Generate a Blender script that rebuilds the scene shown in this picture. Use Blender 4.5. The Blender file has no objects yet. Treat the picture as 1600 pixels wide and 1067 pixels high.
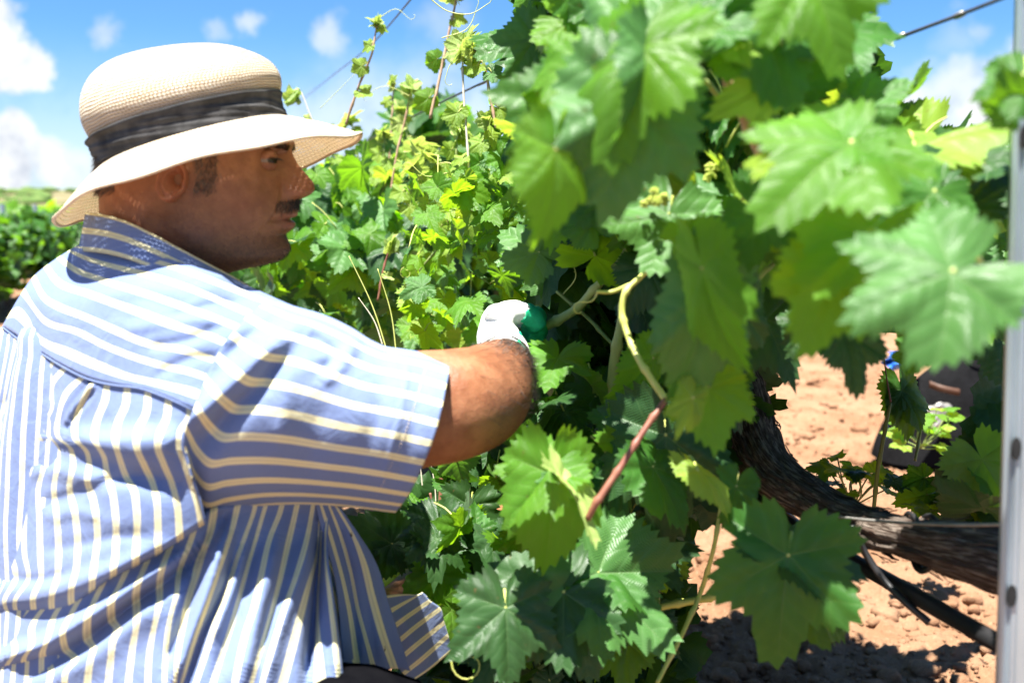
import bpy, math, random
import numpy as np
from mathutils import Vector, Matrix
R = random.Random(11)
NP = np.random.RandomState(5)
S = bpy.context.scene
COL = S.collection

# ------------------------------------------------------------------ camera
TAU = math.atan((533.5 - 325) / 1556.0)
F_PX = 1556.0
CAM = np.array([0.0, 0.0, 1.0])
FW = np.array([0.0, math.cos(TAU), -math.sin(TAU)])
UP = np.array([0.0, math.sin(TAU), math.cos(TAU)])
RT = np.array([1.0, 0.0, 0.0])
cd = bpy.data.cameras.new('camera')
cam = bpy.data.objects.new('camera', cd); COL.objects.link(cam)
cam.location = CAM
cam.rotation_euler = (math.pi / 2 - TAU, 0, 0)
cd.lens = 35; cd.sensor_width = 36; cd.clip_start = 0.05; cd.clip_end = 3000
cd.dof.use_dof = True; cd.dof.focus_distance = 1.42; cd.dof.aperture_fstop = 4.4
S.camera = cam

# ------------------------------------------------------------------ light
SUN_DIR = Vector((-0.13, -0.21, 0.97)).normalized()      # towards the sun
sl = bpy.data.lights.new('sun', 'SUN'); sl.energy = 5.0; sl.angle = math.radians(0.5); sl.color = (1.0, 0.965, 0.90)
so = bpy.data.objects.new('sun', sl); COL.objects.link(so)
so.rotation_euler = SUN_DIR.to_track_quat('Z', 'Y').to_euler()
so.location = (0, 0, 6)
S.view_settings.view_transform = 'Standard'; S.view_settings.look = 'None'
S.view_settings.gamma = 1.0; S.view_settings.exposure = 2.08
S.view_settings.use_curve_mapping = False
S.render.engine = 'CYCLES'
S.cycles.use_denoising = True
S.cycles.max_bounces = 8; S.cycles.transparent_max_bounces = 12
S.cycles.diffuse_bounces = 4; S.cycles.transmission_bounces = 6; S.cycles.glossy_bounces = 3
S.cycles.sample_clamp_indirect = 6.0


def P(x, y, d):
    """photo pixel and distance -> point of the place"""
    x = np.asarray(x, float); y = np.asarray(y, float); d = np.asarray(d, float)
    a = (x - 800) / F_PX; b = -(y - 533.5) / F_PX
    return CAM + d[..., None] * (FW + a[..., None] * RT + b[..., None] * UP)


def PV(x, y, d):
    return Vector(P(x, y, d))


# ------------------------------------------------------------------ node helper
class NT:
    def __init__(s, tree):
        s.t = tree; s.n = tree.nodes; s.l = tree.links

    def add(s, typ, ins=None, **kw):
        n = s.n.new(typ)
        for k, v in kw.items():
            setattr(n, k, v)
        if ins:
            for k, v in ins.items():
                s.put(n.inputs[k], v)
        return n

    def put(s, sock, v):
        if isinstance(v, bpy.types.NodeSocket):
            s.l.new(v, sock)
        elif isinstance(v, bpy.types.Node):
            s.l.new(v.outputs[0], sock)
        else:
            if sock.type == 'RGBA' and len(v) == 3:
                v = (*v, 1)
            sock.default_value = v

    def m(s, op, a, b=0.0, c=0.0, clamp=False):
        n = s.n.new('ShaderNodeMath'); n.operation = op; n.use_clamp = clamp
        s.put(n.inputs[0], a); s.put(n.inputs[1], b); s.put(n.inputs[2], c)
        return n.outputs[0]

    def vm(s, op, a, b=(0, 0, 0)):
        n = s.n.new('ShaderNodeVectorMath'); n.operation = op
        s.put(n.inputs[0], a); s.put(n.inputs[1], b)
        return n.outputs[1] if op in ('DOT_PRODUCT', 'LENGTH') else n.outputs[0]

    def mix(s, f, a, b, blend='MIX'):
        n = s.n.new('ShaderNodeMix'); n.data_type = 'RGBA'; n.blend_type = blend
        s.put(n.inputs[0], f); s.put(n.inputs[6], a); s.put(n.inputs[7], b)
        return n.outputs[2]

    def ss(s, v, a, b, lo=0.0, hi=1.0):
        n = s.n.new('ShaderNodeMapRange'); n.interpolation_type = 'SMOOTHSTEP'
        s.put(n.inputs[0], v); s.put(n.inputs[1], a); s.put(n.inputs[2], b)
        s.put(n.inputs[3], lo); s.put(n.inputs[4], hi)
        return n.outputs[0]

    def noise(s, vec, scale, detail=3.0, rough=0.5, dist=0.0):
        n = s.add('ShaderNodeTexNoise', {'Scale': scale, 'Detail': detail, 'Roughness': rough, 'Distortion': dist})
        if vec is not None:
            s.put(n.inputs['Vector'], vec)
        return n.outputs[0]


def new_mat(name):
    m = bpy.data.materials.new(name); m.use_nodes = True
    m.node_tree.nodes.clear()
    nt = NT(m.node_tree)
    out = nt.add('ShaderNodeOutputMaterial')
    return m, nt, out


def bsdf(nt, color, rough=0.6, spec=0.4, normal=None, **kw):
    b = nt.add('ShaderNodeBsdfPrincipled')
    nt.put(b.inputs['Base Color'], color); nt.put(b.inputs['Roughness'], rough)
    nt.put(b.inputs['Specular IOR Level'], spec)
    for k, v in kw.items():
        nt.put(b.inputs[k.replace('_', ' ')], v)
    if normal is not None:
        nt.put(b.inputs['Normal'], normal)
    return b


def bump(nt, h, strength=0.5, dist=0.001):
    n = nt.add('ShaderNodeBump', {'Strength': strength, 'Distance': dist})
    nt.put(n.inputs['Height'], h)
    return n.outputs[0]


# ------------------------------------------------------------------ world: sky and clouds
W = bpy.data.worlds.new('World'); S.world = W; W.use_nodes = True
W.node_tree.nodes.clear(); nt = NT(W.node_tree)
sky = nt.add('ShaderNodeTexSky', sky_type='NISHITA')
sky.sun_disc = False; sky.sun_elevation = math.asin(SUN_DIR.z)
sky.sun_rotation = math.atan2(SUN_DIR.x, SUN_DIR.y)
sky.air_density = 1.0; sky.dust_density = 0.3; sky.ozone_density = 2.5; sky.altitude = 600
tc = nt.add('ShaderNodeTexCoord'); dirv = nt.vm('NORMALIZE', tc.outputs['Generated'])
wn = nt.add('ShaderNodeTexNoise', {'Scale': 13.0, 'Detail': 8.0, 'Roughness': 0.62})
nt.put(wn.inputs['Vector'], dirv)
wob = nt.vm('ADD', dirv, nt.vm('MULTIPLY', nt.vm('SUBTRACT', wn.outputs[1], (0.5, 0.5, 0.5)), (0.085, 0.085, 0.085)))
wob = nt.vm('NORMALIZE', wob)
cover = None
for (x, y, r, soft, amt) in [(12, 92, 34, 18, 1), (66, 108, 22, 14, .95), (-30, 50, 40, 20, 1), (20, 215, 34, 26, 1), (70, 255, 36, 30, .95), (-20, 250, 50, 30, 1), (120, 285, 34, 40, .8), (525, 58, 20, 22, .6), (398, 36, 12, 16, .6),
                             (165, 45, 8, 16, .5), (1560, 170, 46, 30, 1), (1620, 150, 60, 40, 1), (1430, 175, 40, 34, .9), (1500, 195, 70, 40, .8), (1515, 42, 12, 18, .35), (1440, 110, 18, 18, .25),
                             (700, 240, 90, 90, .7), (560, 270, 120, 90, .6), (860, 200, 80, 90, .4), (345, 30, 10, 16, .4), (1480, 70, 16, 30, .25), (690, 40, 16, 40, .3)]:
    v = P(x, y, 1.0) - CAM; v = v / np.linalg.norm(v)
    dd = nt.vm('LENGTH', nt.vm('SUBTRACT', wob, tuple(v)))
    mk = nt.ss(dd, (r + soft) / F_PX, max(r - soft * .4, 2) / F_PX, 0, amt)
    cover = mk if cover is None else nt.m('MAXIMUM', cover, mk)
sep = nt.add('ShaderNodeSeparateXYZ'); nt.put(sep.inputs[0], dirv)
# scattered fair-weather clouds elsewhere on the dome and a milky horizon
ch = nt.noise(dirv, 3.2, 6.0, 0.55)
far_c = nt.m('MULTIPLY', nt.ss(ch, 0.56, 0.7), nt.ss(sep.outputs[1], 0.75, 0.45))
cover = nt.m('MAXIMUM', cover, nt.m('MULTIPLY', far_c, 0.3))
hor = nt.ss(sep.outputs[2], 0.17, 0.0, 0, 0.6)
cover = nt.m('MAXIMUM', cover, hor)
tex = nt.noise(dirv, 22.0, 5.0, 0.6)
ccol = nt.mix(nt.ss(tex, 0.25, 0.55), (3.3, 3.6, 4.1), (5.1, 5.2, 5.3))
skyc = nt.mix(1.0, sky.outputs[0], (0.40, 0.66, 0.92), 'MULTIPLY')
mixc = nt.mix(cover, skyc, ccol)
bg = nt.add('ShaderNodeBackground', {'Strength': 0.05}); nt.put(bg.inputs[0], mixc)
wo = nt.add('ShaderNodeOutputWorld'); nt.put(wo.inputs[0], bg)


# ------------------------------------------------------------------ object helpers
def mesh_obj(name, verts, faces, mat=None, parent=None, uv=None, uv2=None, col=None, smooth=True, mats=None, midx=None):
    me = bpy.data.meshes.new(name)
    verts = np.asarray(verts, float).reshape(-1, 3)
    me.from_pydata(verts.tolist(), [], [tuple(int(i) for i in f) for f in faces])
    if mats:
        for m_ in mats:
            me.materials.append(m_)
    elif mat:
        me.materials.append(mat)
    li = np.zeros(len(me.loops), int); me.loops.foreach_get('vertex_index', li)
    for nm, a in (('UVMap', uv), ('vein', uv2)):
        if a is not None:
            u = me.uv_layers.new(name=nm)
            u.data.foreach_set('uv', np.asarray(a, float)[li].ravel())
    if col is not None:
        c = me.color_attributes.new('mask', 'FLOAT_COLOR', 'POINT')
        cc = np.ones((len(verts), 4)); cc[:, :3] = col
        c.data.foreach_set('color', cc.ravel())
    if midx is not None:
        me.polygons.foreach_set('material_index', np.asarray(midx, int))
    if smooth:
        me.polygons.foreach_set('use_smooth', np.ones(len(me.polygons), bool))
    me.update()
    o = bpy.data.objects.new(name, me); COL.objects.link(o)
    if parent is not None:
        o.parent = parent
        o.matrix_parent_inverse = parent.matrix_world.inverted() if parent.type != 'EMPTY' else Matrix.Translation(-parent.location)
    return o


def tag(o, label=None, cat=None, group=None, kind=None):
    if label: o['label'] = label
    if cat: o['category'] = cat
    if group: o['group'] = group
    if kind: o['kind'] = kind
    return o


def empty(name, loc, label, cat, group=None):
    o = bpy.data.objects.new(name, None); COL.objects.link(o)
    o.location = loc; o.empty_display_size = 0.1
    return tag(o, label, cat, group)


def grid_faces(nr, nc, wrap=False):
    f = []
    m_ = nc if wrap else nc - 1
    for i in range(nr - 1):
        for j in range(m_):
            k = (j + 1) % nc
            f.append((i * nc + j, i * nc + k, (i + 1) * nc + k, (i + 1) * nc + j))
    return f


def cr(pts, n):
    """smooth curve through points, n samples, by chord length"""
    p = np.asarray(pts, float)
    if len(p) == 2:
        t = np.linspace(0, 1, n)[:, None]
        return p[0] * (1 - t) + p[1] * t
    seg = np.linalg.norm(np.diff(p[:, :2] if p.shape[1] < 4 else p[:, :3], axis=0), axis=1) + 1e-9
    s = np.concatenate([[0], np.cumsum(seg)]); s /= s[-1]
    t = np.linspace(0, 1, n)
    # monotone-ish cubic: finite-difference tangents
    m_ = np.zeros_like(p)
    d = np.diff(p, axis=0) / np.diff(s)[:, None]
    m_[1:-1] = (d[:-1] * np.diff(s)[1:, None] + d[1:] * np.diff(s)[:-1, None]) / (s[2:] - s[:-2])[:, None]
    m_[0] = d[0]; m_[-1] = d[-1]
    i = np.clip(np.searchsorted(s, t, 'right') - 1, 0, len(p) - 2)
    h = (s[i + 1] - s[i]); u = ((t - s[i]) / h)[:, None]; h = h[:, None]
    return ((2 * u**3 - 3 * u**2 + 1) * p[i] + (u**3 - 2 * u**2 + u) * h * m_[i] + (-2 * u**3 + 3 * u**2) * p[i + 1] + (u**3 - u**2) * h * m_[i + 1])


def interp(x, xs, ys):
    """smooth 1-d interpolation"""
    xs = np.asarray(xs, float); ys = np.asarray(ys, float); x = np.asarray(x, float)
    d = np.diff(ys) / np.diff(xs)
    m_ = np.zeros_like(ys); m_[1:-1] = (d[:-1] + d[1:]) / 2; m_[0] = d[0]; m_[-1] = d[-1]
    sgn = np.sign(d); flat = np.zeros_like(ys, bool); flat[1:-1] = sgn[:-1] * sgn[1:] <= 0
    m_[flat] = 0
    xx = np.clip(x, xs[0], xs[-1])
    i = np.clip(np.searchsorted(xs, xx, 'right') - 1, 0, len(xs) - 2)
    h = xs[i + 1] - xs[i]; u = (xx - xs[i]) / h
    return ((2 * u**3 - 3 * u**2 + 1) * ys[i] + (u**3 - 2 * u**2 + u) * h * m_[i] + (-2 * u**3 + 3 * u**2) * ys[i + 1] + (u**3 - u**2) * h * m_[i + 1])


def tube(path, rad, n=10, caps=True, flat=1.0, bump_fn=None):
    """swept tube -> verts, faces, uv; path (k,3), rad scalar or (k,)"""
    path = np.asarray(path, float); k = len(path)
    rad = np.broadcast_to(np.asarray(rad, float), (k,))
    tg = np.gradient(path, axis=0); tg /= np.linalg.norm(tg, axis=1)[:, None] + 1e-12
    ref = np.array([0, 0, 1.0]) if abs(tg[0][2]) < 0.9 else np.array([1.0, 0, 0])
    a = np.cross(tg[0], ref); a /= np.linalg.norm(a)
    V = []; UVs = []
    ln = 0
    ang = np.linspace(0, 2 * math.pi, n, endpoint=False)
    for i in range(k):
        a = a - tg[i] * np.dot(a, tg[i]); a /= np.linalg.norm(a) + 1e-12
        b = np.cross(tg[i], a)
        if i: ln += np.linalg.norm(path[i] - path[i - 1])
        r = np.full(n, rad[i])
        if bump_fn is not None:
            r = r * bump_fn(ang, ln, rad[i])
        V.append(path[i] + np.outer(r * np.cos(ang), a) + np.outer(r * np.sin(ang) * flat, b))
        UVs.append(np.stack([ang / (2 * math.pi), np.full(n, ln)], 1))
    V = np.concatenate(V); UVs = np.concatenate(UVs)
    Fc = grid_faces(k, n, True)
    if caps:
        Fc.append(tuple(range(n))[::-1]); Fc.append(tuple(range((k - 1) * n, k * n)))
    return V, Fc, UVs


class Acc:
    def __init__(s):
        s.v = []; s.f = []; s.u = []; s.u2 = []; s.n = 0

    def add(s, v, f, u=None, u2=None):
        v = np.asarray(v, float)
        s.v.append(v); s.f += [tuple(i + s.n for i in q) for q in f]
        s.u.append(np.zeros((len(v), 2)) if u is None else u)
        s.u2.append(np.zeros((len(v), 2)) if u2 is None else u2)
        s.n += len(v)

    def obj(s, name, mat, parent=None, smooth=True, **k):
        return mesh_obj(name, np.concatenate(s.v), s.f, mat, parent, uv=np.concatenate(s.u), uv2=np.concatenate(s.u2), smooth=smooth, **k)


def _hash(ix, iy, iz, seed):
    h = (ix * 374761393 + iy * 668265263 + iz * 2147483647 + seed * 974711) & 0xffffffff
    h = ((h ^ (h >> 13)) * 1274126177) & 0xffffffff
    return ((h ^ (h >> 16)) & 0xffff) / 65535.0


def vnoise(p, scale, seed=0):
    """value noise on (n,3) points, -1..1"""
    q = np.asarray(p, float) * scale
    i = np.floor(q).astype(np.int64); f = q - i; f = f * f * (3 - 2 * f)
    r = 0
    for dx in (0, 1):
        for dy in (0, 1):
            for dz in (0, 1):
                w = (f[:, 0] if dx else 1 - f[:, 0]) * (f[:, 1] if dy else 1 - f[:, 1]) * (f[:, 2] if dz else 1 - f[:, 2])
                r = r + w * _hash(i[:, 0] + dx, i[:, 1] + dy, i[:, 2] + dz, seed)
    return r * 2 - 1


def fbm(p, scale, octv=4, seed=0):
    r = 0; a = 1.0; t = 0
    for k in range(octv):
        r = r + a * vnoise(p, scale * 2**k, seed + k); t += a; a *= 0.5
    return r / t

# ------------------------------------------------------------------ materials
def leaf_mat(name, top, trans, vein, tfac=0.42, rough=0.42, blister=1.0):
    m, nt, out = new_mat(name)
    geo = nt.add('ShaderNodeNewGeometry')
    oi = nt.add('ShaderNodeObjectInfo')
    uvn = nt.add('ShaderNodeUVMap', uv_map='vein'); sp = nt.add('ShaderNodeSeparateXYZ'); nt.put(sp.inputs[0], uvn)
    s_, t_ = sp.outputs[0], sp.outputs[1]
    uv1 = nt.add('ShaderNodeUVMap', uv_map='UVMap')
    wid = nt.m('MULTIPLY', nt.m('SUBTRACT', 1.15, s_), 0.016)
    prim = nt.ss(t_, wid, nt.m('MULTIPLY', wid, 0.35))
    nz0 = nt.noise(uv1, 4.0, 2.0)
    fr = nt.m('FRACT', nt.m('ADD', nt.m('MULTIPLY', nt.m('SUBTRACT', s_, nt.m('MULTIPLY', t_, 0.9)), 6.0), nt.m('MULTIPLY', nz0, 1.6)))
    d2 = nt.m('ABSOLUTE', nt.m('SUBTRACT', fr, 0.5))
    sec = nt.ss(d2, 0.45, 0.495)
    nz = nt.noise(uv1, 9.0, 3.0)
    fr3 = nt.m('FRACT', nt.m('ADD', nt.m('MULTIPLY', nt.m('ADD', s_, nt.m('MULTIPLY', t_, 1.3)), 26.0), nt.m('MULTIPLY', nz, 2.2)))
    ter = nt.ss(nt.m('ABSOLUTE', nt.m('SUBTRACT', fr3, 0.5)), 0.36, 0.5)
    veins = nt.m('MAXIMUM', prim, nt.m('MAXIMUM', nt.m('MULTIPLY', sec, 0.65), nt.m('MULTIPLY', ter, 0.22)))
    n1 = nt.noise(uv1, 3.0, 4.0)
    rnd = oi.outputs['Random']
    c = nt.mix(nt.ss(n1, 0.35, 0.7), top, tuple(min(1, v * 1.45) for v in top))
    c = nt.mix(nt.m('MULTIPLY', rnd, 0.40), c, (top[0] * 1.6, top[1] * 1.3, top[2] * 0.8, 1))
    # rust-coloured specks and dry edge on some leaves
    spk = nt.m('MULTIPLY', nt.ss(nt.noise(uv1, 17.0, 2.0), 0.70, 0.76), nt.ss(rnd, 0.35, 0.6))
    c = nt.mix(nt.m('MULTIPLY', spk, 0.7), c, (0.16, 0.10, 0.04))
    c = nt.mix(nt.m('MULTIPLY', veins, 0.6), c, vein)
    under = nt.mix(0.4, c, (0.13, 0.20, 0.10))
    c = nt.mix(geo.outputs['Backfacing'], c, under)
    cell = nt.m('MULTIPLY', nt.m('SINE', nt.m('MULTIPLY', fr, 3.14159)), nt.m('SINE', nt.m('MULTIPLY', fr3, 3.14159)))
    h = nt.m('ADD', nt.m('MULTIPLY', cell, blister), nt.m('MULTIPLY', prim, -1.2))
    h = nt.m('ADD', h, nt.m('MULTIPLY', nt.noise(uv1, 12.0, 3.0), 1.1))
    nb = bump(nt, h, 0.33, 0.0016)
    b = bsdf(nt, c, nt.ss(n1, 0.3, 0.7, rough - .06, rough + .12), 0.34, nb)
    tcol = nt.mix(nt.m('MULTIPLY', veins, 0.55), trans, tuple(v * 0.55 for v in trans))
    tcol = nt.mix(nt.m('MULTIPLY', rnd, 0.4), tcol, (trans[0] * 1.35, trans[1] * 1.02, trans[2] * 0.7, 1))
    tr = nt.add('ShaderNodeBsdfTranslucent'); nt.put(tr.inputs[0], tcol); nt.put(tr.inputs[1], nb)
    mx = nt.add('ShaderNodeMixShader', {0: tfac}); nt.put(mx.inputs[1], b); nt.put(mx.inputs[2], tr)
    # insect holes in some leaves
    off = nt.add('ShaderNodeVectorMath', operation='ADD'); nt.put(off.inputs[0], uv1)
    cmb = nt.add('ShaderNodeCombineXYZ'); nt.put(cmb.inputs[0], nt.m('MULTIPLY', rnd, 37.0)); nt.put(cmb.inputs[1], nt.m('MULTIPLY', rnd, 11.0)); nt.put(off.inputs[1], cmb)
    hl = nt.m('MULTIPLY', nt.m('GREATER_THAN', nt.noise(off.outputs[0], 9.0, 1.0), 0.80), nt.m('GREATER_THAN', rnd, 0.45))
    tp = nt.add('ShaderNodeBsdfTransparent'); m2 = nt.add('ShaderNodeMixShader'); nt.put(m2.inputs[0], hl); nt.put(m2.inputs[1], mx); nt.put(m2.inputs[2], tp)
    nt.put(out.inputs[0], m2)
    return m


LM = {
    'mature': leaf_mat('leaf_mature', (0.030, 0.105, 0.016), (0.20, 0.47, 0.012), (0.13, 0.23, 0.06), 0.42, 0.40),
    'grey': leaf_mat('leaf_greyish', (0.050, 0.135, 0.034), (0.17, 0.40, 0.03), (0.13, 0.23, 0.08), 0.32, 0.40, 1.4),
    'mid': leaf_mat('leaf_mid', (0.065, 0.175, 0.016), (0.34, 0.66, 0.015), (0.20, 0.34, 0.07), 0.54, 0.42),
    'young': leaf_mat('leaf_young', (0.16, 0.27, 0.035), (0.46, 0.68, 0.04), (0.32, 0.42, 0.12), 0.46, 0.42),
    'pale': leaf_mat('leaf_tip', (0.27, 0.38, 0.11), (0.52, 0.70, 0.12), (0.42, 0.48, 0.20), 0.40, 0.5),
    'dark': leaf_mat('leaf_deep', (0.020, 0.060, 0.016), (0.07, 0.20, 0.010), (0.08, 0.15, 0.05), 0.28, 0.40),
}


def shirt_mat():
    m, nt, out = new_mat('striped_cotton')
    uv = nt.add('ShaderNodeUVMap', uv_map='UVMap'); sp = nt.add('ShaderNodeSeparateXYZ'); nt.put(sp.inputs[0], uv)
    u = sp.outputs[0]; v = sp.outputs[1]
    fr = nt.m('ABSOLUTE', nt.m('SUBTRACT', nt.m('FRACT', nt.m('ADD', u, 0.5)), 0.5))
    st = nt.ss(fr, 0.178, 0.145)
    thin = nt.m('MULTIPLY', nt.ss(fr, 0.045, 0.02), 0.35)
    geo = nt.add('ShaderNodeNewGeometry')
    pn = nt.noise(geo.outputs['Position'], 9.0, 4.0)
    blue = nt.mix(nt.ss(pn, 0.3, 0.7), (0.122, 0.176, 0.345), (0.150, 0.208, 0.385))
    cream = nt.mix(nt.ss(pn, 0.3, 0.7), (0.69, 0.63, 0.33), (0.78, 0.72, 0.42))
    c = nt.mix(st, blue, cream)
    c = nt.mix(thin, c, (0.30, 0.30, 0.28))
    # woven threads
    w1 = nt.add('ShaderNodeTexWave', {'Scale': 420.0}); nt.put(w1.inputs[0], geo.outputs['Position'])
    fine = nt.noise(geo.outputs['Position'], 900.0, 2.0)
    c = nt.mix(nt.m('MULTIPLY', fine, 0.08), c, (0.7, 0.75, 0.9))
    # soft creases of worn cotton
    cr1 = nt.noise(geo.outputs['Position'], 26.0, 5.0, 0.55, 0.8)
    cr2 = nt.noise(geo.outputs['Position'], 70.0, 3.0, 0.5, 0.4)
    h = nt.m('ADD', nt.m('MULTIPLY', cr1, 1.0), nt.m('ADD', nt.m('MULTIPLY', cr2, 0.25), nt.m('MULTIPLY', fine, 0.03)))
    nb = bump(nt, h, 0.5, 0.005)
    b = bsdf(nt, c, 0.85, 0.18, nb, Sheen_Weight=0.12)
    tr = nt.add('ShaderNodeBsdfTranslucent'); nt.put(tr.inputs[0], c)
    mx = nt.add('ShaderNodeMixShader', {0: 0.14}); nt.put(mx.inputs[1], b); nt.put(mx.inputs[2], tr)
    nt.put(out.inputs[0], mx)
    return m


def skin_mat():
    m, nt, out = new_mat('sun_browned_skin')
    at = nt.add('ShaderNodeAttribute', attribute_name='mask'); sp = nt.add('ShaderNodeSeparateColor'); nt.put(sp.inputs[0], at.outputs[0])
    geo = nt.add('ShaderNodeNewGeometry'); pos = geo.outputs['Position']
    n1 = nt.noise(pos, 38.0, 5.0, 0.6); n2 = nt.noise(pos, 420.0, 3.0, 0.6); n3 = nt.noise(pos, 110.0, 3.0, 0.6)
    c = nt.mix(nt.ss(n1, 0.3, 0.7), (0.195, 0.076, 0.034), (0.300, 0.132, 0.062))
    c = nt.mix(nt.m('MULTIPLY', nt.ss(n3, 0.50, 0.70), 0.45), c, (0.17, 0.060, 0.030))
    c = nt.mix(nt.m('MULTIPLY', sp.outputs[2], 0.45), c, (0.28, 0.075, 0.038))
    stub = nt.m('MULTIPLY', sp.outputs[0], nt.ss(n2, 0.30, 0.62, 0.45, 1.0), clamp=True)
    c = nt.mix(nt.m('MULTIPLY', stub, 0.84), c, (0.050, 0.030, 0.024))
    c = nt.mix(nt.m('MULTIPLY', sp.outputs[1], 0.65), c, (0.33, 0.10, 0.085))
    h = nt.m('ADD', nt.m('MULTIPLY', n2, 0.5), n3)
    nb = bump(nt, h, 0.5, 0.0018)
    b = bsdf(nt, c, nt.ss(n1, 0.3, 0.7, 0.42, 0.58), 0.38, nb, Subsurface_Weight=0.12, Subsurface_Scale=0.012)
    b.inputs['Subsurface Radius'].default_value = (1.0, 0.35, 0.18)
    nt.put(out.inputs[0], b)
    return m


def straw_mat(name, cells, holes=True):
    """woven straw: UV in metres (around, outwards); each stitch is a small raised oval, gaps let light through"""
    m, nt, out = new_mat(name)
    uv = nt.add('ShaderNodeUVMap', uv_map='UVMap'); sp = nt.add('ShaderNodeSeparateXYZ'); nt.put(sp.inputs[0], uv)
    row = nt.m('ADD', nt.m('MULTIPLY', sp.outputs[1], 1.0 / cells[1]), nt.m('MULTIPLY', nt.noise(uv, 30.0, 3.0), 1.6))
    rowi = nt.m('FLOOR', row)
    shift = nt.m('MULTIPLY', nt.m('MODULO', rowi, 2.0), 0.5)
    colu = nt.m('ADD', nt.m('MULTIPLY', sp.outputs[0], 1.0 / cells[0]), shift)
    fx = nt.m('ABSOLUTE', nt.m('SUBTRACT', nt.m('FRACT', colu), 0.5))
    fy = nt.m('ABSOLUTE', nt.m('SUBTRACT', nt.m('FRACT', row), 0.5))
    cx = nt.ss(fx, 0.5, 0.16); cy = nt.ss(fy, 0.5, 0.10)
    h = nt.m('MULTIPLY', cx, cy)
    nn = nt.noise(uv, 55.0, 4.0); nf = nt.noise(uv, 600.0, 2.0)
    c = nt.mix(nt.ss(nn, 0.3, 0.7), (0.80, 0.69, 0.50), (0.90, 0.82, 0.66))
    c = nt.mix(nt.m('MULTIPLY', nf, 0.3), c, (0.92, 0.84, 0.68))
    c = nt.mix(nt.ss(h, 0.35, 0.05), c, (0.36, 0.23, 0.11))
    nb = bump(nt, nt.m('ADD', h, nt.m('MULTIPLY', nf, 0.15)), 0.9, 0.0016)
    b = bsdf(nt, c, 0.6, 0.3, nb)
    tr = nt.add('ShaderNodeBsdfTranslucent'); nt.put(tr.inputs[0], (0.72, 0.50, 0.26, 1))
    mx = nt.add('ShaderNodeMixShader', {0: 0.16}); nt.put(mx.inputs[1], b); nt.put(mx.inputs[2], tr)
    if holes:
        # a gap between stitches, at the corners of the weave
        hole = nt.m('MULTIPLY', nt.m('MULTIPLY', nt.ss(fx, 0.27, 0.40), nt.ss(fy, 0.22, 0.36)), nt.ss(nt.noise(uv, 38.0, 2.0), 0.45, 0.66, 0.06, 0.7))
        tp = nt.add('ShaderNodeBsdfTransparent')
        mx2 = nt.add('ShaderNodeMixShader'); nt.put(mx2.inputs[0], hole); nt.put(mx2.inputs[1], mx); nt.put(mx2.inputs[2], tp)
        mx = mx2
    nt.put(out.inputs[0], mx)
    return m


def noisy_mat(name, c1, c2, scale=20.0, rough=0.7, spec=0.3, bstr=0.4, bdist=0.002, stretch=None, detail=5.0, **kw):
    m, nt, out = new_mat(name)
    tcn = nt.add('ShaderNodeTexCoord'); vec = tcn.outputs['Object']
    if stretch:
        mp = nt.add('ShaderNodeMapping'); nt.put(mp.inputs[0], vec); mp.inputs['Scale'].default_value = stretch; vec = mp.outputs[0]
    n1 = nt.noise(vec, scale, detail, 0.6)
    n2 = nt.noise(vec, scale * 6, 3.0, 0.6)
    c = nt.mix(nt.ss(n1, 0.32, 0.68), c1, c2)
    c = nt.mix(nt.m('MULTIPLY', n2, 0.25), c, tuple(v * 0.55 for v in c1))
    nb = bump(nt, nt.m('ADD', n1, nt.m('MULTIPLY', n2, 0.4)), bstr, bdist)
    nt.put(out.inputs[0], bsdf(nt, c, rough, spec, nb, **kw))
    return m


def bark_mat():
    m, nt, out = new_mat('shaggy_bark')
    uv = nt.add('ShaderNodeUVMap', uv_map='UVMap')
    mp = nt.add('ShaderNodeMapping'); nt.put(mp.inputs[0], uv); mp.inputs['Scale'].default_value = (13, 9, 1)
    n1 = nt.noise(mp.outputs[0], 2.6, 7.0, 0.65, 0.6)
    mp2 = nt.add('ShaderNodeMapping'); nt.put(mp2.inputs[0], uv); mp2.inputs['Scale'].default_value = (30, 16, 1)
    n2 = nt.noise(mp2.outputs[0], 3.0, 5.0, 0.6, 0.4)
    c = nt.mix(nt.ss(n1, 0.35, 0.65), (0.10, 0.072, 0.056), (0.38, 0.315, 0.26))
    c = nt.mix(nt.ss(n2, 0.6, 0.42), c, (0.06, 0.04, 0.03))
    nb = bump(nt, nt.m('ADD', n1, nt.m('MULTIPLY', n2, 0.7)), 1.0, 0.012)
    nt.put(out.inputs[0], bsdf(nt, c, 0.9, 0.15, nb))
    return m


def soil_mat():
    m, nt, out = new_mat('orange_soil')
    geo = nt.add('ShaderNodeNewGeometry'); pos = geo.outputs['Position']
    n1 = nt.noise(pos, 3.0, 6.0, 0.6); n2 = nt.noise(pos, 60.0, 6.0, 0.7); n3 = nt.noise(pos, 260.0, 4.0, 0.65)
    c = nt.mix(nt.ss(n1, 0.35, 0.65), (0.190, 0.098, 0.052), (0.262, 0.150, 0.088))
    c = nt.mix(nt.ss(n2, 0.5, 0.72), c, (0.30, 0.185, 0.112))
    c = nt.mix(nt.m('MULTIPLY', nt.ss(n3, 0.5, 0.3), 0.5), c, (0.125, 0.062, 0.036))
    nb = bump(nt, nt.m('ADD', n2, nt.m('MULTIPLY', n3, 0.5)), 0.8, 0.008)
    nt.put(out.inputs[0], bsdf(nt, c, 0.95, 0.1, nb))
    return m


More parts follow.
